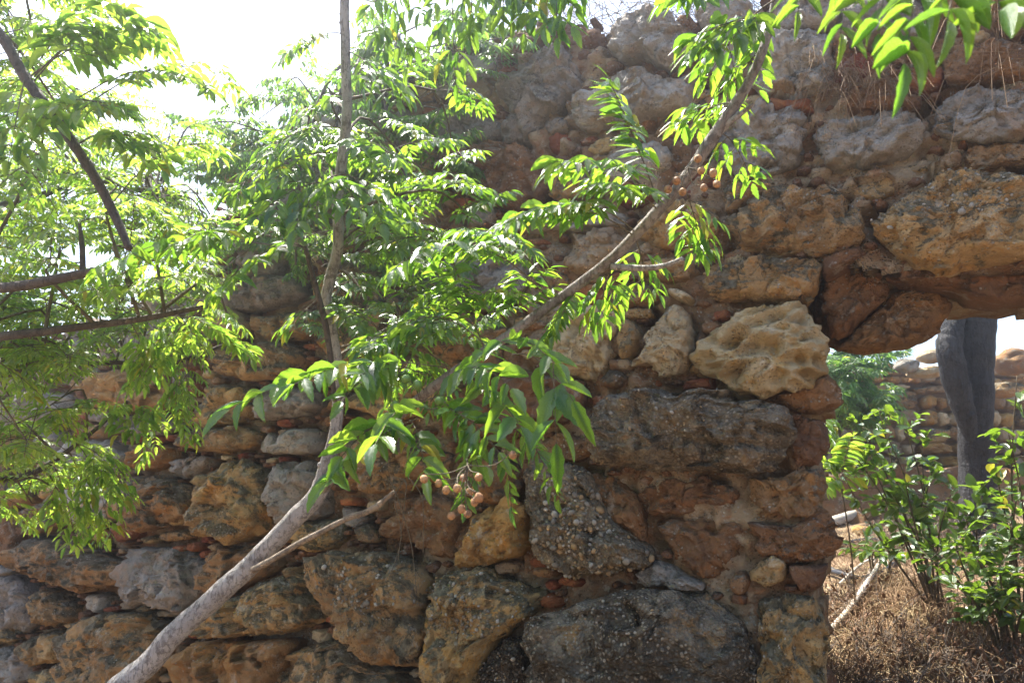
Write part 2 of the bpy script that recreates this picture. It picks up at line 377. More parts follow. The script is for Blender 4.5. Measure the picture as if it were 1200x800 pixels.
# outlines of the stones as measured on the photograph (pixels), projected onto the wall plane
# (kind, bulge, setback into wall, options, outline)
ST = [
('grey', .12, 0, {}, [(583, 95), (610, 80), (640, 60), (672, 58), (682, 80), (688, 102), (655, 130), (640, 145), (620, 165), (597, 170), (588, 160), (600, 140), (585, 110)]),
('grey', .13, 0, {}, [(718, 57), (725, 33), (740, 23), (773, 15), (793, 18), (800, 37), (820, 47), (822, 67), (807, 83), (780, 85), (760, 76), (730, 77)]),
('grey', .12, 0, {}, [(668, 143), (683, 123), (710, 107), (723, 92), (757, 87), (780, 95), (813, 97), (820, 110), (813, 130), (780, 137), (743, 147), (713, 150), (687, 153)]),
('brown', .12, 0, {}, [(520, 200), (545, 175), (580, 168), (610, 172), (640, 195), (648, 215), (640, 238), (615, 246), (585, 240), (550, 225), (525, 215)]),
('tan', .09, 0, {}, [(649, 217), (662, 193), (697, 180), (717, 190), (713, 213), (683, 230), (650, 237)]),
('grey', .11, 0, {}, [(888, 50), (920, 40), (967, 43), (980, 57), (977, 83), (957, 103), (933, 113), (900, 117), (885, 105)]),
('grey', .12, 0, {}, [(985, 10), (1040, 5), (1090, 10), (1100, 45), (1080, 60), (1020, 60), (985, 50)]),
('grey', .10, 0, {}, [(1087, 127), (1107, 113), (1147, 105), (1193, 110), (1225, 120), (1225, 163), (1167, 167), (1130, 165), (1100, 153)]),
('grey', .10, 0, {}, [(950, 163), (967, 150), (1013, 137), (1043, 133), (1067, 133), (1080, 150), (1072, 180), (1050, 197), (1020, 203), (980, 200), (957, 187)]),
('brown', .07, 0, {}, [(1097, 187), (1113, 178), (1128, 182), (1124, 200), (1100, 200)]),
('tan', .17, -.03, {'cells': 1.0}, [(1018, 275), (1030, 252), (1055, 230), (1090, 212), (1140, 205), (1245, 200), (1250, 300), (1200, 305), (1147, 311), (1103, 319), (1073, 310), (1043, 293)]),
('tan', .12, 0, {'cells': .7}, [(850, 265), (880, 240), (920, 225), (970, 222), (1003, 232), (1013, 250), (1010, 285), (995, 295), (960, 299), (900, 296), (860, 292)]),
('tan', .11, 0, {}, [(823, 340), (833, 320), (867, 310), (900, 303), (937, 301), (961, 308), (960, 333), (950, 354), (920, 355), (870, 355), (835, 354)]),
('eroded', .12, -.02, {'tafoni': 1.25, 'rough': .8, 'facet': .35}, [(822, 420), (830, 400), (863, 377), (900, 361), (937, 365), (963, 397), (968, 415), (966, 432), (943, 452), (915, 463), (893, 463), (860, 450), (833, 437)]),
('brown', .10, .05, {}, [(895, 467), (940, 457), (970, 437), (985, 450), (988, 470), (975, 482), (930, 485)]),
('pale', .13, 0, {}, [(743, 430), (757, 397), (773, 370), (790, 357), (803, 364), (813, 387), (815, 410), (807, 434), (787, 440), (760, 439)]),
('pale', .11, 0, {}, [(647, 410), (657, 377), (677, 360), (710, 357), (723, 370), (723, 393), (720, 424), (705, 438), (693, 450), (667, 447), (650, 430)]),
('tan', .08, 0, {}, [(703, 444), (722, 432), (739, 444), (730, 454), (708, 455)]),
('tan', .08, 0, {}, [(722, 404), (737, 374), (747, 382), (752, 392), (741, 417), (731, 423)]),
('tan', .10, 0, {}, [(727, 342), (743, 333), (773, 333), (783, 347), (767, 356), (750, 362), (731, 356)]),
('pale', .09, 0, {}, [(781, 341), (800, 339), (814, 350), (807, 357), (791, 350)]),
('pale', .11, 0, {}, [(655, 315), (668, 293), (685, 275), (715, 270), (735, 280), (735, 305), (705, 322), (675, 325)]),
('tan', .09, 0, {}, [(745, 320), (765, 305), (800, 300), (820, 315), (807, 331), (775, 332)]),
('lichen', .20, -.05, {'cells': 1.0, 'k': 4.5}, [(692, 500), (700, 476), (725, 463), (770, 459), (830, 461), (890, 469), (920, 485), (930, 510), (920, 538), (890, 551), (830, 554), (760, 547), (705, 544), (692, 525)]),
('brown', .10, .02, {}, [(690, 556), (713, 556), (747, 579), (757, 613), (755, 633), (740, 630), (717, 607), (700, 575)]),
('lichen', .17, -.04, {'cells': 1.2}, [(613, 552), (640, 543), (680, 543), (697, 569), (717, 605), (743, 632), (763, 645), (758, 663), (738, 667), (705, 680), (663, 673), (630, 650), (624, 620), (618, 583)]),
('orange', .14, 0, {'rough': .7}, [(538, 656), (560, 602), (580, 591), (600, 584), (618, 592), (624, 620), (622, 648), (605, 652), (580, 660), (555, 665)]),
('brown', .10, .02, {}, [(445, 618), (467, 590), (500, 577), (545, 592), (541, 638), (528, 653), (495, 646), (460, 634)]),
('tan', .09, 0, {}, [(417, 617), (432, 612), (446, 626), (445, 636), (427, 637)]),
('tan', .20, -.06, {'cells': 1.2}, [(372, 680), (380, 657), (410, 643), (457, 648), (493, 658), (503, 680), (500, 720), (503, 745), (500, 788), (483, 783), (443, 767), (420, 750), (400, 720), (382, 693)]),
('tan', .18, -.04, {'cells': 1.3}, [(505, 682), (520, 670), (560, 666), (600, 674), (638, 690), (633, 713), (598, 743), (578, 768), (563, 800), (540, 815), (510, 800), (507, 745)]),
('grain', .22, -.08, {'cells': 1.0, 'k': 4.5}, [(624, 740), (638, 720), (683, 705), (733, 698), (777, 692), (825, 699), (848, 712), (878, 735), (883, 770), (880, 850), (624, 850)]),
('grain', .15, -.03, {'cells': .8}, [(566, 793), (583, 752), (600, 742), (619, 740), (621, 770), (620, 850), (566, 850)]),
('grey', .10, .03, {}, [(749, 667), (764, 652), (787, 659), (807, 672), (828, 682), (825, 691), (787, 688), (752, 686)]),
('brown', .11, .075, {'rough': .7}, [(764, 612), (787, 607), (833, 604), (867, 612), (871, 630), (861, 656), (846, 678), (830, 681), (803, 668), (790, 650)]),
('brown', .07, .06, {}, [(747, 572), (800, 562), (840, 562), (868, 575), (865, 592), (813, 604), (760, 602)]),
('brown', .07, .035, {'sharp': 0, 'k': 9, 'facet': 1.5}, [(930, 490), (962, 490), (968, 520), (958, 545), (935, 548), (928, 520)]),
('brown', .075, .02, {'sharp': 0, 'k': 9, 'facet': 1.5}, [(877, 560), (920, 556), (957, 549), (968, 572), (958, 599), (925, 609), (885, 600)]),
('brown', .08, .01, {'sharp': 0, 'k': 9, 'facet': 1.5}, [(880, 611), (925, 613), (962, 601), (982, 618), (984, 642), (970, 658), (930, 658), (890, 654)]),
('brown', .07, .01, {}, [(857, 690), (858, 674), (872, 666), (880, 680), (876, 694), (865, 698)]),
('tan', .07, .01, {}, [(877, 667), (905, 648), (923, 657), (923, 680), (900, 689), (879, 680)]),
('tan', .08, .02, {'sharp': 0, 'k': 9, 'facet': 1.4}, [(887, 701), (930, 692), (958, 699), (972, 735), (968, 800), (966, 850), (892, 850), (890, 760)]),
('brown', .07, .02, {'sharp': 0, 'k': 9, 'facet': 1.5}, [(927, 662), (970, 662), (963, 690), (937, 690)]),
('brown', .10, .22, {}, [(963, 322), (1000, 305), (1043, 338), (1038, 348), (990, 393), (978, 398), (965, 370)]),
('brown', .10, .34, {}, [(1043, 346), (1105, 341), (1112, 370), (1095, 394), (1060, 406), (985, 413), (985, 403)]),
('brown', .12, .16, {}, [(1008, 300), (1043, 299), (1100, 322), (1150, 315), (1250, 306), (1250, 352), (1180, 356), (1140, 355), (1105, 342), (1043, 334)]),
('brown', .10, .50, {}, [(945, 315), (1000, 325), (1003, 395), (985, 412), (966, 405), (948, 370)]),
('brown', .10, .02, {}, [(975, 300), (1010, 290), (1018, 300), (985, 318), (965, 325), (962, 308)]),
('grey', .09, 0, {}, [(835, 150), (860, 128), (900, 122), (940, 130), (945, 165), (930, 205), (880, 215), (845, 200)]),
('tan', .07, .01, {}, [(1085, 204), (1130, 173), (1200, 171), (1225, 178), (1215, 197), (1140, 201)]),
('brown', .08, .02, {}, [(1105, 70), (1150, 55), (1225, 60), (1225, 98), (1150, 102), (1110, 105)]),
('red', .06, .01, {'sharp': 0}, [(900, 121), (955, 119), (956, 134), (905, 137)]),
('brown', .07, .02, {}, [(985, 109), (1030, 101), (1085, 113), (1080, 130), (1010, 134), (985, 131)]),
('grey', .08, 0, {}, [(600, 256), (640, 243), (690, 241), (735, 249), (730, 268), (660, 269), (610, 276)]),
('tan', .09, 0, {}, [(745, 257), (790, 236), (835, 241), (842, 275), (800, 293), (750, 286)]),
('grey', .10, 0, {}, [(500, 92), (530, 66), (575, 63), (582, 95), (560, 120), (510, 120)]),
('grey', .09, 0, {}, [(505, 132), (560, 125), (592, 150), (583, 165), (530, 170), (505, 160)]),
('brown', .08, .01, {}, [(602, 46), (640, 36), (700, 30), (712, 54), (680, 57), (640, 55), (604, 76)]),
('grey', .10, 0, {}, [(826, 56), (870, 46), (884, 62), (880, 100), (837, 105), (823, 86)]),
('grey', .10, 0, {}, [(813, 15), (880, 2), (885, 38), (832, 47)]),
('tan', .08, 0, {}, [(845, 222), (880, 218), (915, 221), (880, 238), (850, 258)]),
('red', .05, .01, {'sharp': 0}, [(835, 366), (856, 363), (858, 374), (836, 377)]),
('red', .05, .01, {'sharp': 0}, [(745, 443), (775, 445), (774, 455), (748, 455)]),
('red', .05, .01, {'sharp': 0}, [(805, 447), (836, 443), (838, 456), (800, 458)]),
# the receding part
('tan', .16, -.04, {}, [(8, 656), (20, 633), (50, 627), (110, 643), (147, 663), (147, 683), (117, 693), (93, 691), (60, 680), (20, 666)]),
('tan', .15, -.02, {'cells': .8}, [(143, 606), (147, 567), (173, 556), (200, 560), (227, 576), (230, 597), (213, 617), (167, 622)]),
('grey', .12, 0, {}, [(85, 577), (113, 563), (140, 570), (142, 597), (133, 613), (110, 616), (87, 597)]),
('tan', .17, -.03, {}, [(232, 613), (235, 567), (253, 547), (287, 540), (310, 550), (316, 580), (317, 615), (300, 632), (270, 637), (240, 625)]),
('grey', .13, 0, {}, [(319, 567), (332, 546), (365, 538), (383, 550), (385, 590), (375, 610), (340, 620), (322, 603)]),
('grey', .15, -.02, {}, [(147, 667), (157, 647), (187, 640), (227, 647), (245, 667), (241, 700), (217, 720), (180, 715), (153, 697)]),
('tan', .14, 0, {}, [(248, 690), (249, 660), (262, 643), (300, 638), (330, 646), (325, 668), (290, 686), (262, 703)]),
('tan', .16, -.02, {}, [(245, 738), (253, 712), (292, 692), (322, 673), (350, 667), (370, 682), (380, 706), (383, 724), (350, 738), (300, 745), (265, 746)]),
('tan', .15, 0, {}, [(42, 713), (50, 693), (73, 691), (88, 706), (87, 730), (63, 733)]),
('tan', .14, 0, {}, [(27, 763), (40, 747), (67, 736), (83, 746), (82, 767), (60, 778), (37, 776)]),
('tan', .19, -.05, {'cells': .8}, [(85, 740), (103, 723), (140, 720), (180, 723), (200, 740), (198, 770), (180, 800), (150, 825), (100, 830), (89, 780)]),
('grey', .13, 0, {}, [(6, 700), (13, 677), (30, 672), (45, 697), (48, 725), (30, 743), (15, 735)]),
('grey', .13, 0, {}, [(-25, 765), (25, 758), (38, 778), (38, 800), (-25, 805)]),
('tan', .12, 0, {}, [(-25, 705), (0, 705), (12, 735), (22, 752), (-10, 758), (-25, 750)]),
('tan', .12, 0, {}, [(44, 783), (70, 780), (86, 790), (84, 825), (48, 825)]),
('orange', .16, -.02, {}, [(205, 790), (215, 765), (245, 750), (300, 750), (350, 747), (353, 765), (330, 798), (310, 830), (205, 830)]),
('tan', .17, 0, {}, [(327, 800), (352, 768), (382, 748), (405, 748), (430, 772), (480, 792), (510, 803), (510, 840), (320, 840)]),
('pale', .07, 0, {}, [(204, 606), (212, 601), (220, 605), (219, 615), (206, 616)]),
('tan', .08, 0, {}, [(191, 625), (205, 619), (230, 620), (232, 631), (210, 635), (193, 633)]),
('tan', .07, 0, {}, [(172, 630), (180, 626), (188, 629), (186, 637), (174, 637)]),
('grey', .14, 0, {}, [(174, 392), (190, 376), (220, 366), (237, 376), (244, 398), (236, 416), (210, 425), (187, 414)]),
('pale', .11, -.05, {'rough': .5}, [(240, 385), (250, 363), (275, 360), (291, 382), (278, 398), (255, 403)]),
('tan', .14, 0, {}, [(245, 421), (262, 408), (307, 402), (350, 403), (360, 421), (353, 440), (307, 446), (262, 440)]),
('orange', .14, 0, {}, [(103, 460), (116, 437), (145, 434), (203, 450), (210, 470), (187, 483), (145, 484), (112, 479)]),
('grey', .10, 0, {}, [(129, 493), (161, 487), (207, 488), (210, 503), (190, 511), (145, 511)]),
('tan', .13, 0, {}, [(213, 522), (220, 507), (262, 498), (304, 505), (304, 524), (275, 531), (236, 527)]),
('grey', .12, 0, {}, [(326, 528), (340, 504), (378, 497), (380, 530), (350, 536)]),
('grey', .12, 0, {}, [(66, 540), (90, 515), (135, 517), (150, 535), (140, 556), (95, 560)]),
('grey', .10, 0, {}, [(200, 543), (215, 535), (255, 534), (250, 546), (225, 562), (204, 556)]),
('brown', .14, -.02, {}, [(264, 205), (275, 185), (310, 180), (330, 195), (325, 215), (295, 225), (270, 220)]),
('grey', .12, 0, {}, [(300, 455), (330, 450), (375, 455), (380, 480), (340, 492), (305, 490)]),
('tan', .12, 0, {}, [(30, 600), (55, 585), (80, 590), (82, 615), (60, 625), (35, 620)]),
]
# coarse raster of the wall face for filling the gaps
S0, S1, Z1, CS = -9.0, 3.4, 5.6, .02
nx, nz = int((S1 - S0) / CS), int(Z1 / CS)
GX, GZ = np.meshgrid(S0 + (np.arange(nx) + .5) * CS, (np.arange(nz) + .5) * CS)
topv = np.array([topz(s) for s in GX[0]])
valid = (GZ < topv[None, :] - .04) & ~inpoly(OPEN, GX, GZ)
occ = ~valid
n_stone = 0; stones = []
def add_stone(kind, poly, bulge, setback, opt, seed, name='stone', res=.016):
    c = np.mean(poly, 0); q = [(p[0] - c[0], p[1] - c[1]) for p in poly]
    o = dict(opt); 
    me = stone_mesh(q, bulge, seed, res=o.pop('res', res), tilt=(U(-.10, .10), U(-.10, .16)), **o)
    ob = put(name, me, M[kind], wall, (c[0], setback + U(-.012, .02), c[1])); stones.append((ob, q, bulge, setback, kind)); return ob
for i, (kind, bl, sb, opt, pl) in enumerate(ST):
    poly = [onwall(x, y, sb) for x, y in pl]
    poly0 = [onwall(x, y, 0) for x, y in pl]
    occ |= inpoly(poly0, GX, GZ)
    dist = 3.0 + abs(min(0, np.mean([p[0] for p in poly]) - 1)) * .5
    add_stone(kind, poly, bl, sb, opt, i + 1, res=.0095 if dist < 3.6 else .015)
TRACED = len(stones)
# the rest of the face: rough courses first, then smaller and smaller chinking stones
def try_fill(w, h, tries, maxn, squar, lim=.05):
    got = []
    for _ in range(tries):
        if len(got) >= maxn: break
        s = U(S0, S1); z = U(.0, Z1)
        ww = w * U(.7, 1.35); hh = h * U(.75, 1.3)
        i0 = int((s - S0 - ww) / CS); i1 = int((s - S0 + ww) / CS) + 1; k0 = int((z - hh) / CS); k1 = int((z + hh) / CS) + 1
        if i0 < 0 or i1 >= nx or k0 < 0 or k1 >= nz: continue
        if not valid[int(z / CS), int((s - S0) / CS)]: continue
        sx = GX[k0:k1, i0:i1] - s; sz = GZ[k0:k1, i0:i1] - z
        m = (np.abs(sx / ww) ** squar + np.abs(sz / hh) ** squar) < 1
        if m.sum() == 0: continue
        if occ[k0:k1, i0:i1][m].mean() > lim: continue
        occ[k0:k1, i0:i1] |= m
        n = random.choice((5, 6, 7, 8)); ph = U(0, 6.28); pl = []
        for j in range(n):
            a = ph + 2 * math.pi * (j + U(-.25, .25)) / n; ca, sa = math.cos(a), math.sin(a)
            rr = (abs(ca) ** squar + abs(sa) ** squar) ** (-1 / squar) * U(.88, 1.16)
            pl.append((s + ww * rr * ca, z + hh * rr * sa))
        got.append(pl)
    return got
seed = 200
big = try_fill(.34, .17, 12000, 90, 4.2, .10) + try_fill(.22, .12, 8000, 90, 3.6, .07)
for pl in big:
    seed += 1
    add_stone(random.choice(('tan', 'grey', 'grey') if pl[0][1] > 2.3 else ('tan', 'grey', 'tan', 'brown', 'orange')), pl, U(.07, .12), U(-.01, .03), {'sharp': random.choice((0, 1))}, seed, res=.018)
mid = try_fill(.10, .055, 9000, 150, 2.8, .06)
for pl in mid:
    seed += 1
    add_stone(random.choice(('tan', 'brown', 'red', 'grey', 'tan', 'grey')), pl, U(.03, .055) if pl[0][1] > 1.9 else U(.05, .09), U(.005, .03), {'back': .14, 'sharp': 0, 'k': 7}, seed, 'chink_stone', res=.014)
small = try_fill(.055, .028, 16000, 360, 2.6, .07)
small.sort(key=lambda p: -(2 if -3 < p[0][0] < 2.2 else 0) - abs(max(q[0] for q in p) - min(q[0] for q in p)))
stuffV, stuffF = [], []; nv = 0
tiny = try_fill(.030, .016, 20000, 700, 2.5, .08)
for i, pl in enumerate(small + tiny):
    seed += 1; kind = random.choice(('brown', 'red', 'tan', 'red', 'brown', 'pale'))
    if i < 150:
        add_stone(kind, pl, U(.025, .045) if pl[0][1] > 1.9 else U(.04, .07), U(.005, .035), {'back': .10, 'sharp': 0, 'k': 8}, seed, 'brick_fragment' if kind == 'red' else 'chink_stone', res=.013)
    else:
        c = np.mean(pl, 0); me = stone_mesh([(p[0] - c[0], p[1] - c[1]) for p in pl], U(.03, .05), seed, res=.02, back=.08, sharp=0, k=8, facet=0)
        v = np.zeros(len(me.vertices) * 3, np.float32); me.vertices.foreach_get('co', v); v = v.reshape(-1, 3) + np.array((c[0], U(.01, .035), c[1]), np.float32)
        f = np.array([tuple(p.vertices) for p in me.polygons]); stuffV.append(v); stuffF.append(f + nv); nv += len(v); bpy.data.meshes.remove(me)
put('rubble_fill', mesh_np('rubble_fill', np.concatenate(stuffV), np.concatenate(stuffF)), M['brown'], wall, kind='stuff')
# pebbles set in the two conglomerate blocks
def pebbles(ob, q, region, n, r0, r1):
    me = ob.data; nvv = len(me.vertices); co = np.zeros(nvv * 3, np.float32); me.vertices.foreach_get('co', co); co = co.reshape(-1, 3)
    no = np.zeros(nvv * 3, np.float32); me.vertices.foreach_get('normal', no); no = no.reshape(-1, 3)
    b = MB(); used = []
    cand = [i for i in range(nvv) if co[i, 1] < .0 and region(co[i])]
    for _ in range(n * 6):
        if len(used) >= n or not cand: break
        i = random.choice(cand); p = Vector(co[i]); r = (r0 + (r1 - r0) * rnd() ** 2) * (1 if rnd() < .88 else 1.5)
        if any((p - u).length < (r + ur) * .75 for u, ur in used): continue
        used.append((p, r)); nn = Vector(no[i]); rot = nn.to_track_quat('Z', 'Y').to_matrix() @ Matrix.Rotation(U(0, 6), 3, 'Z')
        b.blob(p - nn * r * .34, r, r * U(.55, .95), r * U(.5, .75), rot, 9, 5)
    if b.f: put('pebbles', b.mesh('pebbles'), M['pebble'], ob, kind='stuff')
pebbles(*stones[25][:2], lambda c: c[0] - c[2] * .15 > -.16, 190, .007, .021)
pebbles(*stones[23][:2], lambda c: c[0] < .2 and c[2] > -.02, 60, .004, .008)
pebbles(*stones[31][:2], lambda c: c[0] < .1 and c[2] > 0, 60, .004, .007)
pebbles(*stones[30][:2], lambda c: c[2] > -.05, 130, .006, .015)
pebbles(*stones[29][:2], lambda c: c[2] > .02, 90, .006, .016)
pebbles(*stones[32][:2], lambda c: True, 90, .004, .009)
pebbles(*stones[10][:2], lambda c: c[2] > .0, 110, .005, .011)
# mortar core of the wall with the doorway left open
def wall_core():
    def axis(lo, hi, a, b2, fine, coarse):
        o = []; x = lo
        while x < hi: o.append(x); x += fine if a < x < b2 else coarse
        return np.array(o)
    ss = axis(S0 + .1, S1, -3.6, 2.4, .024, .07); zs = axis(-.3, 5.5, .35, 4.6, .024, .07)
    NX, NZ = len(ss), len(zs); CX, CZ = np.meshgrid(ss, zs)
    tv = np.array([topz(s) for s in ss])
    jx = np.array([[max(0, .045 + .085 * mn.noise(Vector((0, .5, z * 4.5))) + .05 * mn.noise(Vector((0, 8.5, z * 13)))) for _ in ss[:1]] for z in zs])
    inside = (CZ < tv[None, :] - .05) & ~inpoly(OPEN, CX, CZ) & ~inpoly(OPEN, CX + jx, CZ) & ~inpoly(OPEN, CX, CZ - .035)
    cell = inside[:-1, :-1] & inside[1:, :-1] & inside[:-1, 1:] & inside[1:, 1:]
    V = []; idx = {}
    def vid(i, k, lay):
        key = (i, k, lay)
        if key not in idx:
            s, z = ss[i], zs[k]
            if lay == 0:
                q = Vector((s, 1.7, z)); wv = q + mn.noise_vector(q * 8) * .05
                n = mn.fractal(q * 3.2, .9, 2.1, 3); h = mn.fractal(q * 17, .8, 2.1, 4)
                t = wv * 13; cp = mn.voronoi(Vector((t.x, t.y, t.z * 1.7)))[1][0]; rv = mn.noise_vector(cp * 3.3)
                deep = .022 + .05 * max(0, min(1, (.6 - s) / 1.5)) + .03 * max(0, min(1, (1.7 - z)))
                y = deep + n * .035 - h * .020 + rv.x * .030 + (t - Vector((cp.x, cp.y, cp.z))).dot(rv) * .004
                y += max(0, mn.noise(q * 5.5 + Vector((0, 7, 0))) - .22) * .30          # hollows where mortar fell out
            else:
                n = mn.fractal(Vector((s * 3.2, lay, z * 3.2)), .9, 2.1, 4); y = (0, .36, .64, .92)[lay] + n * .04
            w = .018
            idx[key] = len(V); V.append((s + w * mn.noise(Vector((s * 9, lay * 5, z * 9))), y, z + w * mn.noise(Vector((s * 9, 40 + lay * 5, z * 9)))))
        return idx[key]
    F = []
    for k in range(NZ - 1):
        for i in range(NX - 1):
            if not cell[k, i]: continue
            F.append((vid(i, k, 0), vid(i + 1, k, 0), vid(i + 1, k + 1, 0), vid(i, k + 1, 0)))
            F.append((vid(i, k, 3), vid(i, k + 1, 3), vid(i + 1, k + 1, 3), vid(i + 1, k, 3)))
            for (dk, di, a, b) in ((0, -1, (i, k), (i, k + 1)), (0, 1, (i + 1, k + 1), (i + 1, k)), (-1, 0, (i + 1, k), (i, k)), (1, 0, (i, k + 1), (i + 1, k + 1))):
                kk, ii = k + dk, i + di
                if 0 <= kk < NZ - 1 and 0 <= ii < NX - 1 and cell[kk, ii]: continue
                for l in range(3): F.append((vid(*a, l), vid(*b, l), vid(*b, l + 1), vid(*a, l + 1))[::-1])
    put('mortar_core', mesh_np('mortar_core', V, F), M['mortar'], wall)
wall_core()
# stones lining the far edge of the opening and its reveal (deeper in the wall)
for (s, z, w, h, dp) in [(1.20, 1.05, .16, .12, .42), (1.18, 1.32, .15, .10, .45), (1.19, 1.58, .16, .12, .4), (1.19, .8, .17, .13, .42), (1.17, 1.85, .14, .12, .5), (1.2, .55, .18, .12, .42), (1.18, 2.1, .15, .11, .5)]:
    seed += 1; so_ = onwall(963, 560)[0]
    s = so_ - .20
    pl = [(s + w * math.cos(a) * U(.9, 1.1), z + h * math.sin(a) * U(.9, 1.1)) for a in np.linspace(0, 6.28, 9)[:-1]]
    add_stone('brown', pl, .10, dp, {'sharp': 0, 'facet': 1.5, 'k': 8}, seed, res=.018)

# ------------------------------------------------------------------ ground
def gz(x, y):
    sd = (Vector((x, y, 0)) - WO).dot(WN)          # >0 in front of the wall
    n = mn.fractal(Vector((x * .5, y * .5, 0)), .9, 2, 4) * .05
    if sd > -.1: return n * .6 - .0
    k = min(1.0, (-sd - .1) / .5); k = k * k * (3 - 2 * k)
    d = -sd
    rise = .64 + min(d, 9) * .140 + n * 1.6
    dl = (x - 1.4)
    return k * rise
gs = sorted(set([round(-4 + .12 * i, 3) for i in range(100)] + [-3000, -800, -200, -60, -25, -12, -8, -6, -5, 8.5, 10, 13, 20, 40, 120, 500, 3000]))
gy = sorted(set([round(-2 + .12 * i, 3) for i in range(125)] + [-3000, -500, -100, -30, -12, -6, -4, -3, 14, 16, 19, 25, 40, 90, 300, 1000, 3000]))
GV = [(x, y, gz(x, y)) for y in gy for x in gs]; nxg = len(gs)
GF = [(j * nxg + i, j * nxg + i + 1, (j + 1) * nxg + i + 1, (j + 1) * nxg + i) for j in range(len(gy) - 1) for i in range(nxg - 1)]
put('ground', mesh_np('ground', GV, GF), M['soil'], kind='structure')

# ------------------------------------------------------------------ leaves
def leaflet_np(serr=True, st=7, wid=.30, fold=.10, curl=.10, blunt=False):
    """unit leaflet along +Y (length 1), returns V, F(quads), uv"""
    V, UV, F = [], [], []
    for i in range(st + 1):
        t = i / st
        w = (math.sin(math.pi * min(1, t ** .72 if not blunt else t ** .9)) ** (.85 if not blunt else .55)) * wid * .5
        if i == st: w = .004
        if i == 0: w = .012
        z = -curl * t * t
        for k, u in enumerate((-1, -.5, 0, .5, 1)):
            ww = w * u
            yy = t
            if serr and abs(u) == 1 and 0 < i < st: yy += .045; ww *= 1.08 if i % 2 else .86
            V.append((ww, yy, z + abs(u) * w * fold * 4 * .5)); UV.append((.5 + u * .5, t))
    for i in range(st):
        for k in range(4):
            a = i * 5 + k; F.append((a, a + 1, a + 6, a + 5))
    return np.array(V, np.float32), np.array(F, np.int32), np.array(UV, np.float32)
def leaflet_simple(wid=.34, fold=.2, curl=.12):
    st = [(0, .03), (.25, .9), (.6, .8), (1, .02)]
    V, UV, F = [], [], []
    for t, w in st:
        for u in (-1, 0, 1): V.append((w * wid * .5 * u, t, -curl * t * t + abs(u) * w * wid * .5 * fold)); UV.append((.5 + u * .5, t))
    for i in range(3):
        for k in range(2): a = i * 3 + k; F.append((a, a + 1, a + 4, a + 3))
    return np.array(V, np.float32), np.array(F, np.int32), np.array(UV, np.float32)
FINE = [leaflet_np(True, 9, .36, .30, .06), leaflet_np(True, 9, .31, .45, .16), leaflet_np(True, 9, .39, .2, .26), leaflet_np(True, 9, .33, .6, .02), leaflet_np(True, 9, .29, .9, .38), leaflet_np(True, 9, .34, 1.1, -.2)]
SIMPLE = [leaflet_simple(.32, .2, .05), leaflet_simple(.36, .5, .15), leaflet_simple(.30, .3, .25)]
ROUND = [leaflet_np(False, 6, .55, .25, .05, True), leaflet_np(False, 6, .5, .4, .14, True), leaflet_np(False, 6, .6, .15, .2, True)]
GAPS = [(P(x, y, 2.2), .085, .93) for x, y in ((150, 796), (190, 760), (225, 725), (265, 690), (300, 655), (330, 620), (396, 480), (390, 440), (386, 400), (384, 360))] + [(P(x, y, d), .05, .8) for x, y, d in ((560, 416, 1.84), (640, 361, 1.78), (690, 325, 1.75), (740, 280, 1.7), (790, 225, 1.67))]
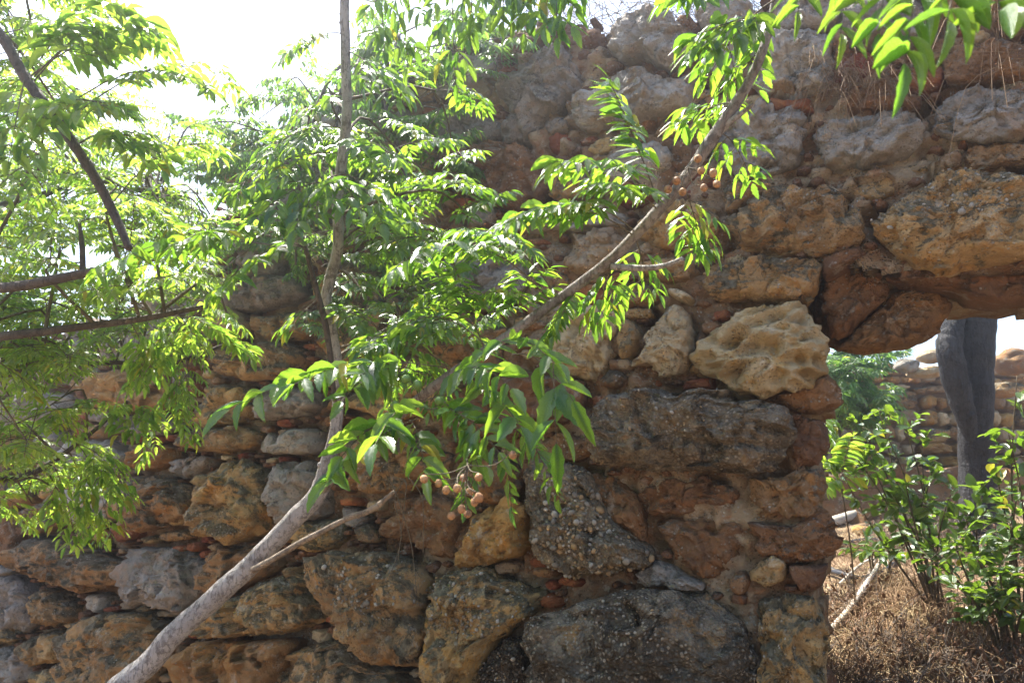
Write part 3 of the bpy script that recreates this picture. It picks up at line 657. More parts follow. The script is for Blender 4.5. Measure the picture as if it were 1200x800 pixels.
class Foliage:
    def __init__(s): s.L = []; s.stalks = MB()
    def leaf(s, p, d, nrm, ln, wf=1.0):
        d = d.normalized(); x = d.cross(nrm)
        if x.length < 1e-4: x = d.orthogonal()
        x.normalize(); z = x.cross(d)
        s.L.append((p.copy(), x * ln * wf, d * ln, z * ln, ln))
    def pinna(s, b, tip, nrm, ll, droop=.35, arch=.12, spread=55, stalk=.0012, term=True, gap=.42, start=.16, wf=1.0):
        """one row of opposite leaflets along a curved stalk"""
        ax = tip - b; L = ax.length
        if L < 1e-4: return
        mid = (b + tip) / 2 + Vector((0, 0, arch * L))
        n = max(2, int(L * (1 - start) / (ll * gap)))
        f = lambda t: b * (1 - t) ** 2 + mid * 2 * t * (1 - t) + tip * t * t
        s.stalks.tube([f(i / 5) for i in range(6)], [stalk * (1 - .1 * i) for i in range(6)], 4, cap=False)
        for i in range(n):
            t = start + (1 - start) * (i + .3) / n; p = f(t); tg = (f(min(1, t + .05)) - f(t - .05)).normalized()
            side = tg.cross(nrm)
            if side.length < 1e-3: side = tg.orthogonal()
            side.normalize(); sc = .72 + .45 * math.sin(math.pi * (.2 + .65 * t))
            for sg in (-1, 1):
                if rnd() < .05: continue
                a = R(spread + U(-14, 14)); d = tg * math.cos(a) + side * sg * math.sin(a); d.z -= droop * U(.5, 1.5)
                nn = (nrm + Vector((U(-.6, .6), U(-.6, .6), U(-.3, .3)))).normalized()
                s.leaf(p + Vector((U(-1, 1), U(-1, 1), U(-1, 1))) * ll * .03, d, nn, ll * sc * U(.8, 1.15), wf * U(.8, 1.15))
        if term:
            d = (f(1) - f(.9)).normalized(); d.z -= droop * .6
            s.leaf(f(1), d, (nrm + Vector((U(-.2, .2), U(-.2, .2), 0))).normalized(), ll * U(.95, 1.15), wf)
    def bip(s, b, tip, npairs, pl, ll, nrm=None, droop=.35, arch=.18, start=.3, stalk=.002):
        """twice-pinnate leaf"""
        nrm = (nrm or Vector((U(-.3, .3), -.35 + U(-.3, .3), 1))).normalized()
        ax = tip - b; L = ax.length; mid = (b + tip) / 2 + Vector((0, 0, arch * L))
        f = lambda t: b * (1 - t) ** 2 + mid * 2 * t * (1 - t) + tip * t * t
        s.stalks.tube([f(i / 7) for i in range(8)], [stalk * (1 - .09 * i) for i in range(8)], 5, cap=False)
        for i in range(npairs):
            t = start + (1 - start) * i / npairs; p = f(t); tg = (f(min(1, t + .05)) - f(max(0, t - .05))).normalized()
            side = tg.cross(nrm)
            if side.length < 1e-3: side = tg.orthogonal()
            side.normalize(); q = pl * (1 - .65 * (i / max(1, npairs)) ** 1.3) * U(.85, 1.1)
            for sg in (-1, 1):
                a = R(52 + U(-10, 10)); d = tg * math.cos(a) + side * sg * math.sin(a); d.z -= droop * .5 * U(.3, 1.5)
                s.pinna(p, p + d.normalized() * q, (nrm + Vector((U(-.2, .2), U(-.2, .2), 0))).normalized(), ll, droop, .08, stalk=stalk * .55)
        s.pinna(f(.86), f(1), nrm, ll, droop, 0, stalk=stalk * .5, start=.3)
    def finish(s, tree, mat, nind, name='leaflet', fine=FINE, coarse=SIMPLE, finecut=900):
        keep = []
        for l in s.L:
            bad = False
            for q, rad, pr in GAPS:
                w = l[0] + l[2] * .5 - q; t = w.dot(S)
                if t > .12 and (w - S * t).length < rad and rnd() < pr: bad = True; break
            if not bad: keep.append(l)
        s.L = keep
        org = np.array(tuple(tree.location), np.float32)
        def score(l):
            q = l[0] + l[2] * .5; px, py, d = project(q)
            if d < .1 or px < -5 or px > 1205 or py < -5 or py > 805: return 0
            vis = abs(l[3].normalized().dot((q - CAM).normalized())) * .7 + .3
            return l[4] * FPX / d * vis
        sc = sorted(((score(l), i) for i, l in enumerate(s.L)), reverse=True)
        ind = [i for v, i in sc[:nind] if v > 9]
        meshes = []
        for V, F, uv in fine:
            m = mesh_np(name, V, F, True, uv); m.materials.append(mat); meshes.append(m)
        for i in ind:
            p, x, d, z, ln = s.L[i]
            o = bpy.data.objects.new(name, random.choice(meshes)); COL.objects.link(o); o.parent = tree
            Mx = Matrix.Identity(4)
            for r in range(3): Mx[r][0] = x[r]; Mx[r][1] = d[r]; Mx[r][2] = z[r]; Mx[r][3] = p[r] - tree.location[r]
            o.matrix_basis = Mx
        rest_f = [i for v, i in sc[len(ind):finecut]]; rest_c = [i for v, i in sc[max(len(ind), finecut):]]
        VV, FF, UU, n0 = [], [], [], 0
        for ids, bank in ((rest_f, fine), (rest_c, coarse)):
            for b in range(len(bank)):
                sub = ids[b::len(bank)]
                if not sub: continue
                V, F, uv = bank[b]
                A = np.array([[tuple(s.L[i][1]), tuple(s.L[i][2]), tuple(s.L[i][3])] for i in sub], np.float32)
                T = np.array([tuple(s.L[i][0]) for i in sub], np.float32) - org
                W = np.einsum('vk,nkc->nvc', V, A) + T[:, None, :]
                VV.append(W.reshape(-1, 3)); UU.append(np.tile(uv, (len(sub), 1)))
                FF.append((F[None] + (np.arange(len(sub)) * len(V))[:, None, None]).reshape(-1, 4) + n0); n0 += len(sub) * len(V)
        if VV: put('foliage', mesh_np('foliage', np.concatenate(VV), np.concatenate(FF), True, np.concatenate(UU)), mat, tree, kind='stuff')
        if s.stalks.f: put('leaf_stalks', s.stalks.mesh('leaf_stalks', tree.location), M['twig'], tree, kind='stuff')
        print('LEAVES', tree.name, len(s.L))

def limb(tree, name, pts, rad, mat, sides=14, n=7, wob=.10, knots=0):
    b = MB(); pp = smooth_path(pts, n); rr = lerp_list(rad, n)
    pp = [p + Vector((mn.noise(p * 7), mn.noise(p * 7 + Vector((9, 0, 0))), mn.noise(p * 7 + Vector((0, 9, 0))))) * min(r, .04) * .35 for p, r in zip(pp, rr)]
    b.tube(pp, rr, sides, wob)
    for _ in range(knots):
        i = random.randrange(2, len(pp) - 2); r = rr[i]; d = Vector((U(-1, 1), U(-1, .2), U(-1, 1))).normalized()
        b.blob(pp[i] + d * r * .75, r * .45, r * .45, r * .55, d.to_track_quat('Z', 'Y').to_matrix(), 8, 5)
    put(name, b.mesh(name, tree.location), mat, tree); return pp, rr
def twig(fol, pts, r0, r1, n=4):
    pp = smooth_path(pts, n); fol.stalks.tube(pp, [r0 + (r1 - r0) * i / (len(pp) - 1) for i in range(len(pp))], 5, cap=False); return pp
def nearest(skel, p): return min(skel, key=lambda q: (q - p).length)
def clump(fol, skel, c, r, nl, pairs, pl, ll, droop=.4, maxtwig=.9):
    a = nearest(skel, c); 
    mid = (a + c) / 2 + Vector((U(-.1, .1), U(-.1, .1), U(.02, .14)))
    pp = twig(fol, [a, mid, c], .006, .0025)
    for i in range(nl):
        b = pp[random.randrange(len(pp) // 2, len(pp))]
        d = Vector((U(-1, 1), U(-1, 1), U(-.55, .55))).normalized()
        fol.bip(b, b + d * r * U(.7, 1.2), pairs, pl, ll, None, droop * U(.6, 1.4))

# ---- chinaberry tree with the leaning trunk
t1 = thing('chinaberry_tree', P(-150, 1080, 2.05) * 1, 'leaning pale grey chinaberry tree with a long limb crossing the wall', 'tree')
t1.location.z = 0; t1.location = Vector((-1.95, 1.75, 0))
skel1 = []
DJ = 2.20
a, _ = limb(t1, 'trunk', [Vector((-1.95, 1.75, -.1)), Vector((-1.72, 1.85, .45)), P(60, 880, 2.22), P(150, 796, 2.22), P(215, 735, 2.22), P(290, 665, 2.22), P(345, 608, DJ), P(374, 572, DJ), P(388, 530, DJ)],
         [.058, .049, .042, .036, .033, .030, .0285, .0265, .021], M['bark'], 22, 8, .07, 5)
a, _ = limb(t1, 'stem', [P(376, 572, DJ), P(388, 530, DJ), P(396, 470, DJ), P(390, 400, DJ), P(383, 345, DJ), P(396, 285, DJ), P(396, 225, DJ), P(405, 140, DJ), P(405, 60, DJ), P(404, -20, DJ), P(402, -140, DJ)],
         [.0245, .019, .0170, .017, .0165, .0165, .0165, .015, .0145, .0135, .010], M['bark'], 16, 7, .10, 6); skel1 += a[6:]
a, _ = limb(t1, 'limb', [P(372, 574, DJ), P(410, 538, 2.1), P(470, 484, 1.95), P(560, 416, 1.84), P(640, 361, 1.78), P(720, 300, 1.72), P(780, 236, 1.68), P(830, 170, 1.64), P(880, 92, 1.62), P(906, 18, 1.62), P(916, -70, 1.62), P(960, -200, 1.6)],
         [.024, .0150, .0130, .0124, .0120, .0122, .0130, .0142, .0108, .0086, .008, .007], M['limb_bark'], 16, 7, .12, 12); skel1 += a[10:]; limb1 = a
a, _ = limb(t1, 'dead_branch', [P(296, 668, 2.18), P(345, 640, 2.12), P(400, 610, 2.06), P(436, 597, 2.0), P(462, 576, 1.97)], [.010, .0085, .008, .0085, .0045], M['dead_twig'], 10, 6, .28, 9)
limb(t1, 'branch', [P(393, 470, DJ - .03), P(388, 430, DJ - .06), P(382, 380, DJ - .07), P(370, 335, DJ - .08), P(357, 288, DJ - .1)], [.006, .008, .0088, .008, .006], M['dark_bark'], 10, 6, .1, 3)
limb(t1, 'branch', [P(716, 312, 1.72), P(745, 314, 1.70), P(775, 312, 1.68), P(800, 303, 1.66)], [.009, .0075, .0065, .005], M['bark'], 8, 5, .15, 2)
limb(t1, 'branch', [P(838, 160, 1.64), P(860, 140, 1.62), P(883, 122, 1.60)], [.010, .007, .004], M['bark'], 8, 5, .15)
a, _ = limb(t1, 'branch', [P(404, -40, DJ), P(450, -110, 2.05), P(540, -120, 1.9), P(650, -90, 1.75)], [.014, .011, .009, .006], M['bark'], 8, 5, .1); skel1 += a; hang = a
a, _ = limb(t1, 'branch', [P(916, -70, 1.62), P(1000, -170, 1.35), P(1090, -150, 1.0), P(1180, -60, .8)], [.012, .010, .008, .006], M['bark'], 8, 5, .1); over = a
f1 = Foliage()
# leaves carried by the long limb (base pixel+depth, tip pixel+depth, pairs, pinna, leaflet)
LV = [
((772, 240, 1.68), (713, 92, 1.62), 4, .13, .050, .1),
((775, 238, 1.68), (650, 190, 1.50), 5, .12, .048, .25),
((770, 245, 1.68), (700, 215, 1.55), 4, .10, .045, .2),
((745, 278, 1.70), (590, 262, 1.60), 6, .12, .045, .35),
((748, 275, 1.70), (640, 240, 1.62), 5, .11, .045, .3),
((648, 356, 1.77), (452, 322, 1.72), 7, .14, .048, .55),
((655, 352, 1.77), (540, 270, 1.80), 6, .13, .045, .4),
((640, 361, 1.78), (560, 350, 1.85), 5, .12, .045, .3),
((568, 410, 1.83), (528, 318, 1.80), 5, .13, .046, .1),
((572, 408, 1.83), (470, 380, 1.85), 6, .13, .045, .4),
((530, 438, 1.86), (420, 400, 1.90), 5, .13, .045, .35),
((600, 388, 1.80), (620, 320, 1.85), 4, .11, .042, .1),
((500, 460, 1.9), (430, 440, 1.8), 5, .12, .045, .4),
((720, 300, 1.72), (700, 380, 1.80), 4, .09, .045, .2),
((690, 325, 1.74), (640, 400, 1.80), 4, .09, .04, .2),
((745, 280, 1.7), (760, 345, 1.85), 3, .08, .04, .2),
((800, 215, 1.66), (825, 300, 1.75), 4, .09, .045, .2),
((840, 155, 1.63), (882, 215, 1.80), 3, .08, .042, .3),
((860, 120, 1.62), (800, 150, 1.75), 3, .08, .045, .2),
((905, 15, 1.60), (822, 55, 1.50), 5, .12, .055, .15),
((908, 0, 1.60), (828, 95, 1.75), 4, .10, .046, .25),
((895, 55, 1.62), (848, 135, 1.85), 3, .09, .042, .2),
((905, -40, 1.60), (800, -5, 1.5), 5, .12, .055, .2),
]
for b, t, n, pl, ll, ar in LV:
    f1.bip(P(*b), P(*t), n, pl, ll, None, .45, ar)
# the big leaves in front of the fork
PN = [
((545, 445, 1.62), (650, 425, 1.36), .075, .42), ((648, 425, 1.36), (652, 520, 1.30), .085, .0), ((600, 415, 1.45), (672, 470, 1.32), .082, .3),
((505, 470, 1.72), (600, 455, 1.38), .078, .3), ((540, 450, 1.6), (610, 500, 1.36), .074, .2), ((520, 470, 1.6), (560, 545, 1.40), .066, .15),
((500, 480, 1.65), (585, 530, 1.38), .066, .2), ((490, 490, 1.65), (385, 565, 1.38), .082, .12), ((490, 485, 1.65), (440, 520, 1.36), .078, .25), ((480, 492, 1.7), (500, 560, 1.40), .07, .15),
((470, 500, 1.7), (400, 535, 1.42), .078, .2), ((520, 430, 1.75), (270, 478, 1.42), .080, .16), ((500, 440, 1.75), (345, 450, 1.45), .072, .2),
((470, 440, 1.8), (400, 470, 1.5), .07, .2), ((560, 470, 1.55), (640, 540, 1.45), .06, .1), ((560, 500, 1.55), (545, 590, 1.4), .055, .05),
((600, 470, 1.5), (655, 585, 1.6), .05, .05), ((590, 500, 1.5), (600, 600, 1.6), .045, .05), ((460, 470, 1.8), (420, 440, 1.5), .06, .2),
]
for b, t, ll, ar in PN:
    f1.pinna(P(*b), P(*t), Vector((U(-.7, .7), -.5 + U(-.5, .4), .8)).normalized(), ll * U(.72, .92), .38, ar, 52, .0016, True, .52, .22)
# leaves hanging from above, top middle
for px, py in ((440, 62), (478, 80), (530, 100), (560, 45), (590, 25), (625, 40), (662, 45)):
    b = min(hang, key=lambda q: abs(project(q)[0] - px)); d = project(b)[2] * U(.9, 1.02)
    f1.bip(b, P(px + U(-12, 12), py, d), 4, .10, .046, Vector((U(-.5, .5), -.7, .5)), .7, .25, start=.45)
# drooping rosette round the stem
for (bx, by), (tx, ty), d, ll, n in (((396, 215), (300, 255), 2.0, .056, 3), ((398, 205), (345, 270), 1.95, .060, 3), ((398, 205), (448, 262), 1.95, .066, 3), ((400, 180), (262, 232), 2.05, .048, 4),
        ((402, 150), (310, 178), 2.1, .044, 4), ((400, 170), (470, 190), 2.05, .05, 3), ((405, 110), (352, 140), 2.1, .045, 3), ((357, 290), (112, 318), 1.75, .066, 4), ((357, 290), (205, 285), 1.85, .056, 4),
        ((357, 290), (250, 345), 1.9, .056, 3), ((390, 300), (500, 262), 2.05, .046, 4), ((404, 60), (465, 120), 2.1, .046, 4), ((404, 40), (338, 62), 2.1, .042, 3)):
    f1.bip(P(bx, by, DJ), P(tx, ty, d), n, .14, ll, Vector((U(-.5, .5), -.4 + U(-.3, .3), .9)), .42, .25, .34)
for i in range(13):
    px, py = U(420, 570), U(180, 420); c = P(px, py, U(2.2, 2.9)); clump(f1, skel1[:60], c, .26, 4, 4, .11, .042)
# near leaves reaching in from above
for px, py, d in ((935, 15, .92), (985, 40, .80), (1030, 40, .72), (1060, 75, .66), (1110, 25, .66), (1170, 15, .66)):
    b = min(over, key=lambda q: abs(project(q)[0] - px - 40)); f1.pinna(b, P(px, py, d), Vector((U(-.3, .3), -.75, .5)).normalized(), .052, .5, .1, 48, .0014, True, .46, .3, .52)
# fruit
def fruit(fol, tree, px, py, d, r, mat, hang_to):
    p = P(px, py, d); b = MB()
    b.blob((0, 0, 0), r * .93, r * .93, r * 1.05, Matrix.Rotation(U(0, 6), 3, 'X'), 14, 9)
    if mat == 'fruit': b.v = [v * (1 + .09 * mn.noise((v + p) * 260) + .07 * mn.noise((v + p) * 500)) for v in b.v]
    put('fruit', b.mesh('fruit'), M[mat], tree, p - tree.location)
    m = (p + hang_to) / 2 + Vector((U(-.01, .01), U(-.01, .01), U(-.012, .004)))
    fol.stalks.tube(smooth_path([hang_to, m, p + Vector((0, 0, r))], 4), .0011, 4, cap=False)
H = P(548, 545, 1.38)
for x, y in ((497, 561), (523, 574), (536, 572), (543, 560), (551, 576), (561, 583), (561, 559), (541, 596), (529, 604), (556, 588), (601, 533), (514, 566), (548, 602)):
    fruit(f1, t1, x, y, U(1.28, 1.40), U(.0066, .0090), 'fruit', H)
twig(f1, [P(520, 455, 1.86), P(540, 500, 1.6), H], .003, .0016)
H = P(806, 196, 1.58)
for x, y in ((783, 222), (793, 212), (822, 200), (836, 203), (825, 220), (840, 216), (818, 186), (800, 225)):
    fruit(f1, t1, x, y, U(1.50, 1.56), U(.0082, .0098), 'fruit', H)
H = P(492, 470, 1.75)
for x, y in ((476, 444), (489, 451), (463, 475), (561, 449), (515, 470)):
    fruit(f1, t1, x, y, U(1.55, 1.62), .011, 'greenfruit', H)
# hanging dead fruit stalks
for k in range(4):
    x = U(470, 505); y = U(585, 640); q = P(x, y, 1.85); b0 = P(U(455, 480), 560, 1.9)
    twig(f1, [b0, (b0 + q) / 2 + Vector((U(-.03, .03), 0, .02)), q, q + Vector((U(-.03, .03), U(-.03, .03), U(-.16, -.05)))], .0016, .0008)
f1.finish(t1, M['leaf'], 300)

# ---- second tree, reaching in from the side
t2 = thing('chinaberry_tree', Vector((-2.75, 2.5, 0)), 'dark limbed chinaberry tree reaching in with dense sunlit small leaflets', 'tree')
TK = [Vector((-2.75, 2.5, -.1)), Vector((-2.7, 2.52, 1.0)), Vector((-2.72, 2.5, 1.9)), Vector((-2.6, 2.4, 2.9)), Vector((-2.5, 2.3, 3.9))]
a, _ = limb(t2, 'trunk', TK, [.11, .10, .09, .075, .05], M['dark_bark'], 16, 7, .08, 4); sk2 = a[6:]
skel2 = []
for nm, base, pts, rad in (
    ('limb', sk2[20], [P(-90, -60, 1.95), P(-10, 30, 1.8), P(28, 88, 1.78), P(72, 150, 1.75), P(110, 205, 1.73), P(135, 255, 1.72), P(152, 293, 1.7)], [.02, .014, .013, .0125, .0125, .0115, .0105, .008]),
    ('limb', sk2[9], [P(-80, 345, 2.1), P(0, 337, 1.95), P(60, 328, 1.92), P(118, 317, 1.9)], [.022, .016, .0145, .013, .010]),
    ('limb', sk2[8], [P(-80, 400, 2.3), P(0, 394, 2.2), P(80, 385, 2.2), P(180, 371, 2.25), P(252, 357, 2.3)], [.022, .016, .014, .012, .010, .006]),
    ('limb', sk2[6], [P(-100, 560, 2.8), P(20, 560, 2.9), P(90, 520, 3.0), P(150, 470, 3.1)], [.02, .014, .011, .009, .006]),
    ('limb', sk2[12], [P(-100, 230, 2.6), P(20, 240, 2.8), P(100, 210, 3.0), P(180, 230, 3.2)], [.02, .014, .011, .009, .006]),
    ('limb', sk2[7], [P(0, 440, 2.9), P(120, 425, 3.1), P(195, 427, 3.2), P(240, 412, 3.25), P(278, 397, 3.3)], [.018, .012, .010, .009, .008, .005])):
    a, _ = limb(t2, nm, [base] + pts, rad, M['dark_bark'], 10, 6, .1, 3); skel2 += a[6:]
limb(t2, 'branch', [P(97, 322, 1.91), P(96, 290, 1.93), P(93, 262, 1.95)], [.008, .007, .004], M['dark_bark'], 8, 5, .1)
f2 = Foliage()
def in_left(px, py): return True
spots = []
for i in range(38): spots.append((U(-60, 200), U(190, 420), U(2.2, 3.6)))
for i in range(30): spots.append((U(-40, 250), U(120, 380), U(3.2, 4.4)))
for i in range(17): spots.append((U(-60, 120), U(410, 600), U(2.4, 3.7)))
for i in range(13): spots.append((U(-40, 120), U(10, 190), U(1.9, 3.2)))
for i in range(7): spots.append((U(170, 270), U(230, 340), U(2.8, 3.4)))
for px, py, d in spots: clump(f2, skel2, P(px, py, d), .29, 4, 4, .115, .034)
# arching leaves against the sky and the wall
for b, t, n, pl, ll, ar in (((60, 140, 1.76), (255, 110, 1.9), 7, .10, .038, .5), ((70, 150, 1.76), (285, 105, 2.1), 7, .11, .036, .45), ((35, 90, 1.78), (190, 40, 1.8), 6, .12, .05, .3), ((40, 95, 1.78), (150, 10, 1.7), 6, .11, .055, .2),
        ((130, 240, 1.72), (260, 185, 2.1), 6, .10, .036, .4), ((40, 90, 1.78), (110, 30, 1.7), 5, .1, .05, .1), ((60, 130, 1.76), (130, 130, 1.6), 5, .12, .045, .2), ((90, 170, 1.75), (190, 200, 1.7), 6, .1, .042, .5), ((30, 90, 1.78), (10, 190, 1.6), 5, .12, .05, .2),
        ((180, 371, 2.25), (300, 418, 2.4), 6, .13, .045, .3), ((150, 375, 2.25), (180, 440, 2.3), 5, .12, .045, .2), ((250, 357, 2.3), (150, 460, 2.4), 6, .13, .045, .2), ((278, 397, 3.3), (160, 455, 3.2), 7, .15, .05, .4),
        ((240, 412, 3.25), (165, 545, 3.3), 7, .14, .048, .2), ((195, 427, 3.2), (230, 520, 3.3), 6, .13, .045, .2), ((150, 470, 3.1), (155, 510, 2.9), 5, .13, .05, .3), ((90, 520, 3.0), (130, 630, 3.0), 6, .14, .05, .3), ((60, 540, 2.95), (90, 640, 2.9), 6, .13, .048, .2),
        ((90, 520, 3.0), (155, 590, 3.0), 6, .13, .048, .3)):
    f2.bip(P(*b), P(*t), n, pl, ll, None, .4, ar)
f2.finish(t2, M['leaf2'], 300)

# ---- climber hanging over the wall head
wp = wallpt(*onwall(430, 90), -.25)
t3 = thing('climbing_shrub', wp, 'dense leafy climber spilling over the top of the ruined wall', 'shrub')
skel3 = []; f3 = Foliage()
for j in range(6):
    tx, ty = ((400, 330), (440, 250), (480, 190), (520, 250), (450, 350), (540, 160))[j]
    e = wallpt(*onwall(tx, ty), U(.25, .5)); ms = onwall((tx + 430) / 2, ty)[0]; m = wallpt(ms, topz(ms) - .05, .18)
    a, _ = limb(t3, 'stem', [wp + Vector((0, 0, -.1)), m, (m + e) / 2 + WN * .15, e], [.018, .013, .010, .005], M['dark_bark'], 8, 5, .1); skel3 += a[4:]
for i in range(62):
    px, py = U(265, 560), U(60, 330)
    if py < 230 - (px - 250) * .62: continue
    if px > 470 and py > 240: continue
    c = wallpt(*onwall(px, py), U(.12, .75)); clump(f3, skel3, c, .25, 4, 4, .12, .050, .6)
for i in range(16):
    px = U(330, 620); py = 200 - (px - 250) * .42 + U(-12, 25); clump(f3, skel3, wallpt(*onwall(px, py), U(-.3, .3)), .24, 4, 4, .12, .048, .5)
for i in range(16):
    px, py = U(400, 600), U(290, 440); c = wallpt(*onwall(px, py), U(.15, .5)); clump(f3, skel3, c, .22, 3, 4, .10, .038, .6)
f3.finish(t3, M['climber'], 300)

# ---- dry brush on the wall head and dry grass tuft in a joint
b = MB(); org = wallpt(*onwall(730, 14), -.1)
for i in range(420):
    px = U(590, 900); p = wallpt(*onwall(px, 14 + U(-4, 14) - max(0, px - 800) * .25), U(-.35, .10)); d = Vector((U(-1, 1), U(-1, 1), U(-.1, .8))).normalized(); L = U(.10, .34)
    b.tube(smooth_path([p, p + d * L * .5 + Vector((U(-.04, .04), U(-.04, .04), .03)), p + d * L + Vector((0, 0, U(-.1, .05)))], 3), [.0022] * 4 + [.0014] * 3, 3, cap=False)
db = thing('dry_bush', org, 'tangle of dry grey brush on top of the wall', 'dry bush')
put('twigs', b.mesh('twigs', org), M['drytwig'], db, kind='stuff')
def tuft(name, label, lo, n, L0, L1, px0, px1, py0, py1, out, down, mat='straw'):
    b = MB()
    for i in range(n):
        p = wallpt(*onwall(U(px0, px1), U(py0, py1)), U(.0, out)); d = Vector((U(-1, 1), U(-1, .2), U(-.6, .8))).normalized(); L = U(L0, L1)
        b.tube(smooth_path([p, p + d * L * .6, p + d * L + Vector((0, 0, -down * L))], 3), [.0012] * 7, 3, cap=False)
    t = thing(name, lo, label, 'grass tuft'); put('blades', b.mesh('blades', lo), M[mat], t, kind='stuff')
tuft('dry_grass_tuft', 'straw coloured dry grass tuft growing from a joint above the doorway', wallpt(*onwall(1000, 105), .03), 170, .06, .24, 955, 1060, 85, 125, .1, .7)
tuft('dry_grass_tuft', 'brown dry stalks hanging at the wall head beside near leaves', wallpt(*onwall(1190, 60), .03), 60, .1, .35, 1165, 1200, 10, 90, .1, .8)

# ------------------------------------------------------------------ beyond the opening
def gp(px, py, dmin=3.2, dmax=16):
    """where the view ray of a pixel meets the ground beyond the wall"""
    d = dmin
    while d < dmax:
        p = P(px, py, d)
        if p.z <= gz(p.x, p.y): return Vector((p.x, p.y, gz(p.x, p.y)))
        d += .02
    return P(px, py, dmax)
# far stone wall
FD = 9.0
fa = P(900, 600, FD); fb = P(1330, 600, FD + .6); fdir = Vector((fb.x - fa.x, fb.y - fa.y, 0)).normalized(); fn = Vector((fdir.y, -fdir.x, 0))
fw = thing('garden_wall', Vector((fa.x, fa.y, gz(fa.x, fa.y) - .1)), 'low sunlit dry stone wall seen through the doorway', 'wall'); fw.rotation_euler = (0, 0, math.atan2(fdir.y, fdir.x))
Lw = (fb - fa).length; z0 = fw.location.z; zt = P(1060, 408, FD).z - z0
row = 0; z = .0; seed = 2000; fstones = []
while z < zt:
    h = U(.10, .24); x = U(-.2, 0)
    while x < Lw:
        w = random.choice((U(.12, .2), U(.2, .34), U(.3, .52))); n = random.choice((6, 7, 8)); pl = []; hh = h * U(.8, 1.12)
        cx, cz = x + w / 2, z + h / 2
        tt = zt - .25 * (1 - math.cos(max(0, cx - 1.5))) if cx < 2.2 else zt
        if cz < tt:
            for j in range(n):
                a_ = 2 * math.pi * (j + U(-.3, .3)) / n; ca, sa = math.cos(a_), math.sin(a_); rr = (abs(ca) ** 4 + abs(sa) ** 4) ** (-1 / 4) * U(.84, 1.06)
                pl.append((w * .5 * rr * ca, hh * .5 * rr * sa))
            seed += 1; me = stone_mesh(pl, U(.05, .09), seed, res=.03, back=.25, sharp=random.choice((0, 0, 1)), k=10, rough=.8, facet=1.2)
            put('stone', me, M[random.choice(('far', 'far', 'tan', 'orange'))], fw, (cx, U(-.03, .05), cz + U(-.02, .02)))
        x += w * 1.0
    z += h
cv = MB()
def boxq(b, x0, x1, y0, y1, z0, z1):
    i = len(b.v); b.v += [Vector((x, y, z)) for z in (z0, z1) for y in (y0, y1) for x in (x0, x1)]
    b.f += [(i + q[0], i + q[1], i + q[2], i + q[3]) for q in ((0, 2, 3, 1), (4, 5, 7, 6), (0, 1, 5, 4), (2, 6, 7, 3), (0, 4, 6, 2), (1, 3, 7, 5))]
boxq(cv, -.3, Lw + .3, .12, .66, -.4, zt - .14)
put('earth_core', cv.mesh('earth_core', smooth=False), M['soil'], fw)
# loose pale rocks lying on the far wall
def rock(px, py, d, w, h, kind, label, group='loose rocks beyond the doorway', ground=False):
    global seed; seed += 1
    pl = [(w * .5 * math.cos(a_) * U(.85, 1.1), h * .5 * math.sin(a_) * U(.85, 1.1)) for a_ in np.linspace(0, 6.28, 9)[:-1]]
    me = stone_mesh(pl, w * .35, seed, res=.03, back=w * .35); p = P(px, py, d)
    put('rock', me, M[kind], None, p, label, 'rock', group)
for i, (px, py, w, h, kind, lab) in enumerate(((1092, 418, .34, .2, 'pale', 'pale rock lying on the far wall beside the dark trunk'), (1085, 437, .42, .14, 'pale', 'flat pale slab on the far wall below another rock'), (1062, 428, .3, .2, 'grey', 'grey rock on the far wall near the green foliage'),
        (1192, 425, .5, .34, 'orange', 'orange rock on the far wall past the dark trunk'), (1180, 456, .45, .2, 'tan', 'low tan rock beside the dark trunk on the far wall'))):
    rock(px, py, FD - .1, w, h, kind, lab)
# earth bank in front of the far wall
bk = MB(); NB = 60
for j in range(9):
    for i in range(NB):
        u = i / (NB - 1); t = j / 8; x0 = P(880 + u * 460, 600, 7.9); base = gz(x0.x, x0.y); n = mn.fractal(Vector((u * 11, t * 2, 3)), .9, 2, 4)
        topb = P(1000, 552 + 12 * n, 7.9).z
        bk.v.append(Vector((x0.x, x0.y - .28 * (1 - t) ** 2 + .09 * n + (.9 if j == 8 else 0), base - .1 + (topb - base + .1) * min(1, t * 1.14))))
for j in range(8):
    for i in range(NB - 1): a_ = j * NB + i; bk.f.append((a_, a_ + 1, a_ + NB + 1, a_ + NB))
put('earth_bank', bk.mesh('earth_bank'), M['brown'], kind='structure')
# weathered double trunk
tg = gp(1140, 612); td = project(tg)[2]
td = 6.4; tb = P(1142, 604, td); tb.z = gz(tb.x, tb.y)
t4 = thing('old_tree', tb, 'dark grey weathered double trunk standing behind the doorway', 'tree')
b4 = tb + Vector((0, 0, -.15))
limb(t4, 'trunk', [b4, P(1147, 570, td), P(1143, 500, td), P(1141, 440, td), P(1141, 400, td), P(1145, 368, td), P(1152, 330, td), P(1165, 230, td), P(1180, 60, td)], [.19, .145, .135, .15, .165, .15, .13, .12, .09], M['dead_trunk'], 40, 10, .07, 4)
limb(t4, 'fork', [P(1143, 530, td - .03), P(1131, 485, td - .10), P(1119, 440, td - .13), P(1112, 408, td - .12), P(1116, 380, td - .06), P(1126, 355, td), P(1112, 300, td + .1), P(1090, 120, td)], [.04, .085, .105, .105, .09, .07, .065, .05], M['dead_trunk'], 30, 9, .09, 3)
f4 = Foliage(); sk4 = [P(1180, 60, td), P(1090, 120, td), P(1165, 200, td)]
for i in range(26): clump(f4, sk4, P(1130, 60, td) + Vector((U(-1.6, 1.6), U(-1.2, 1.4), U(-.3, 1.4))), .4, 4, 3, .2, .09)
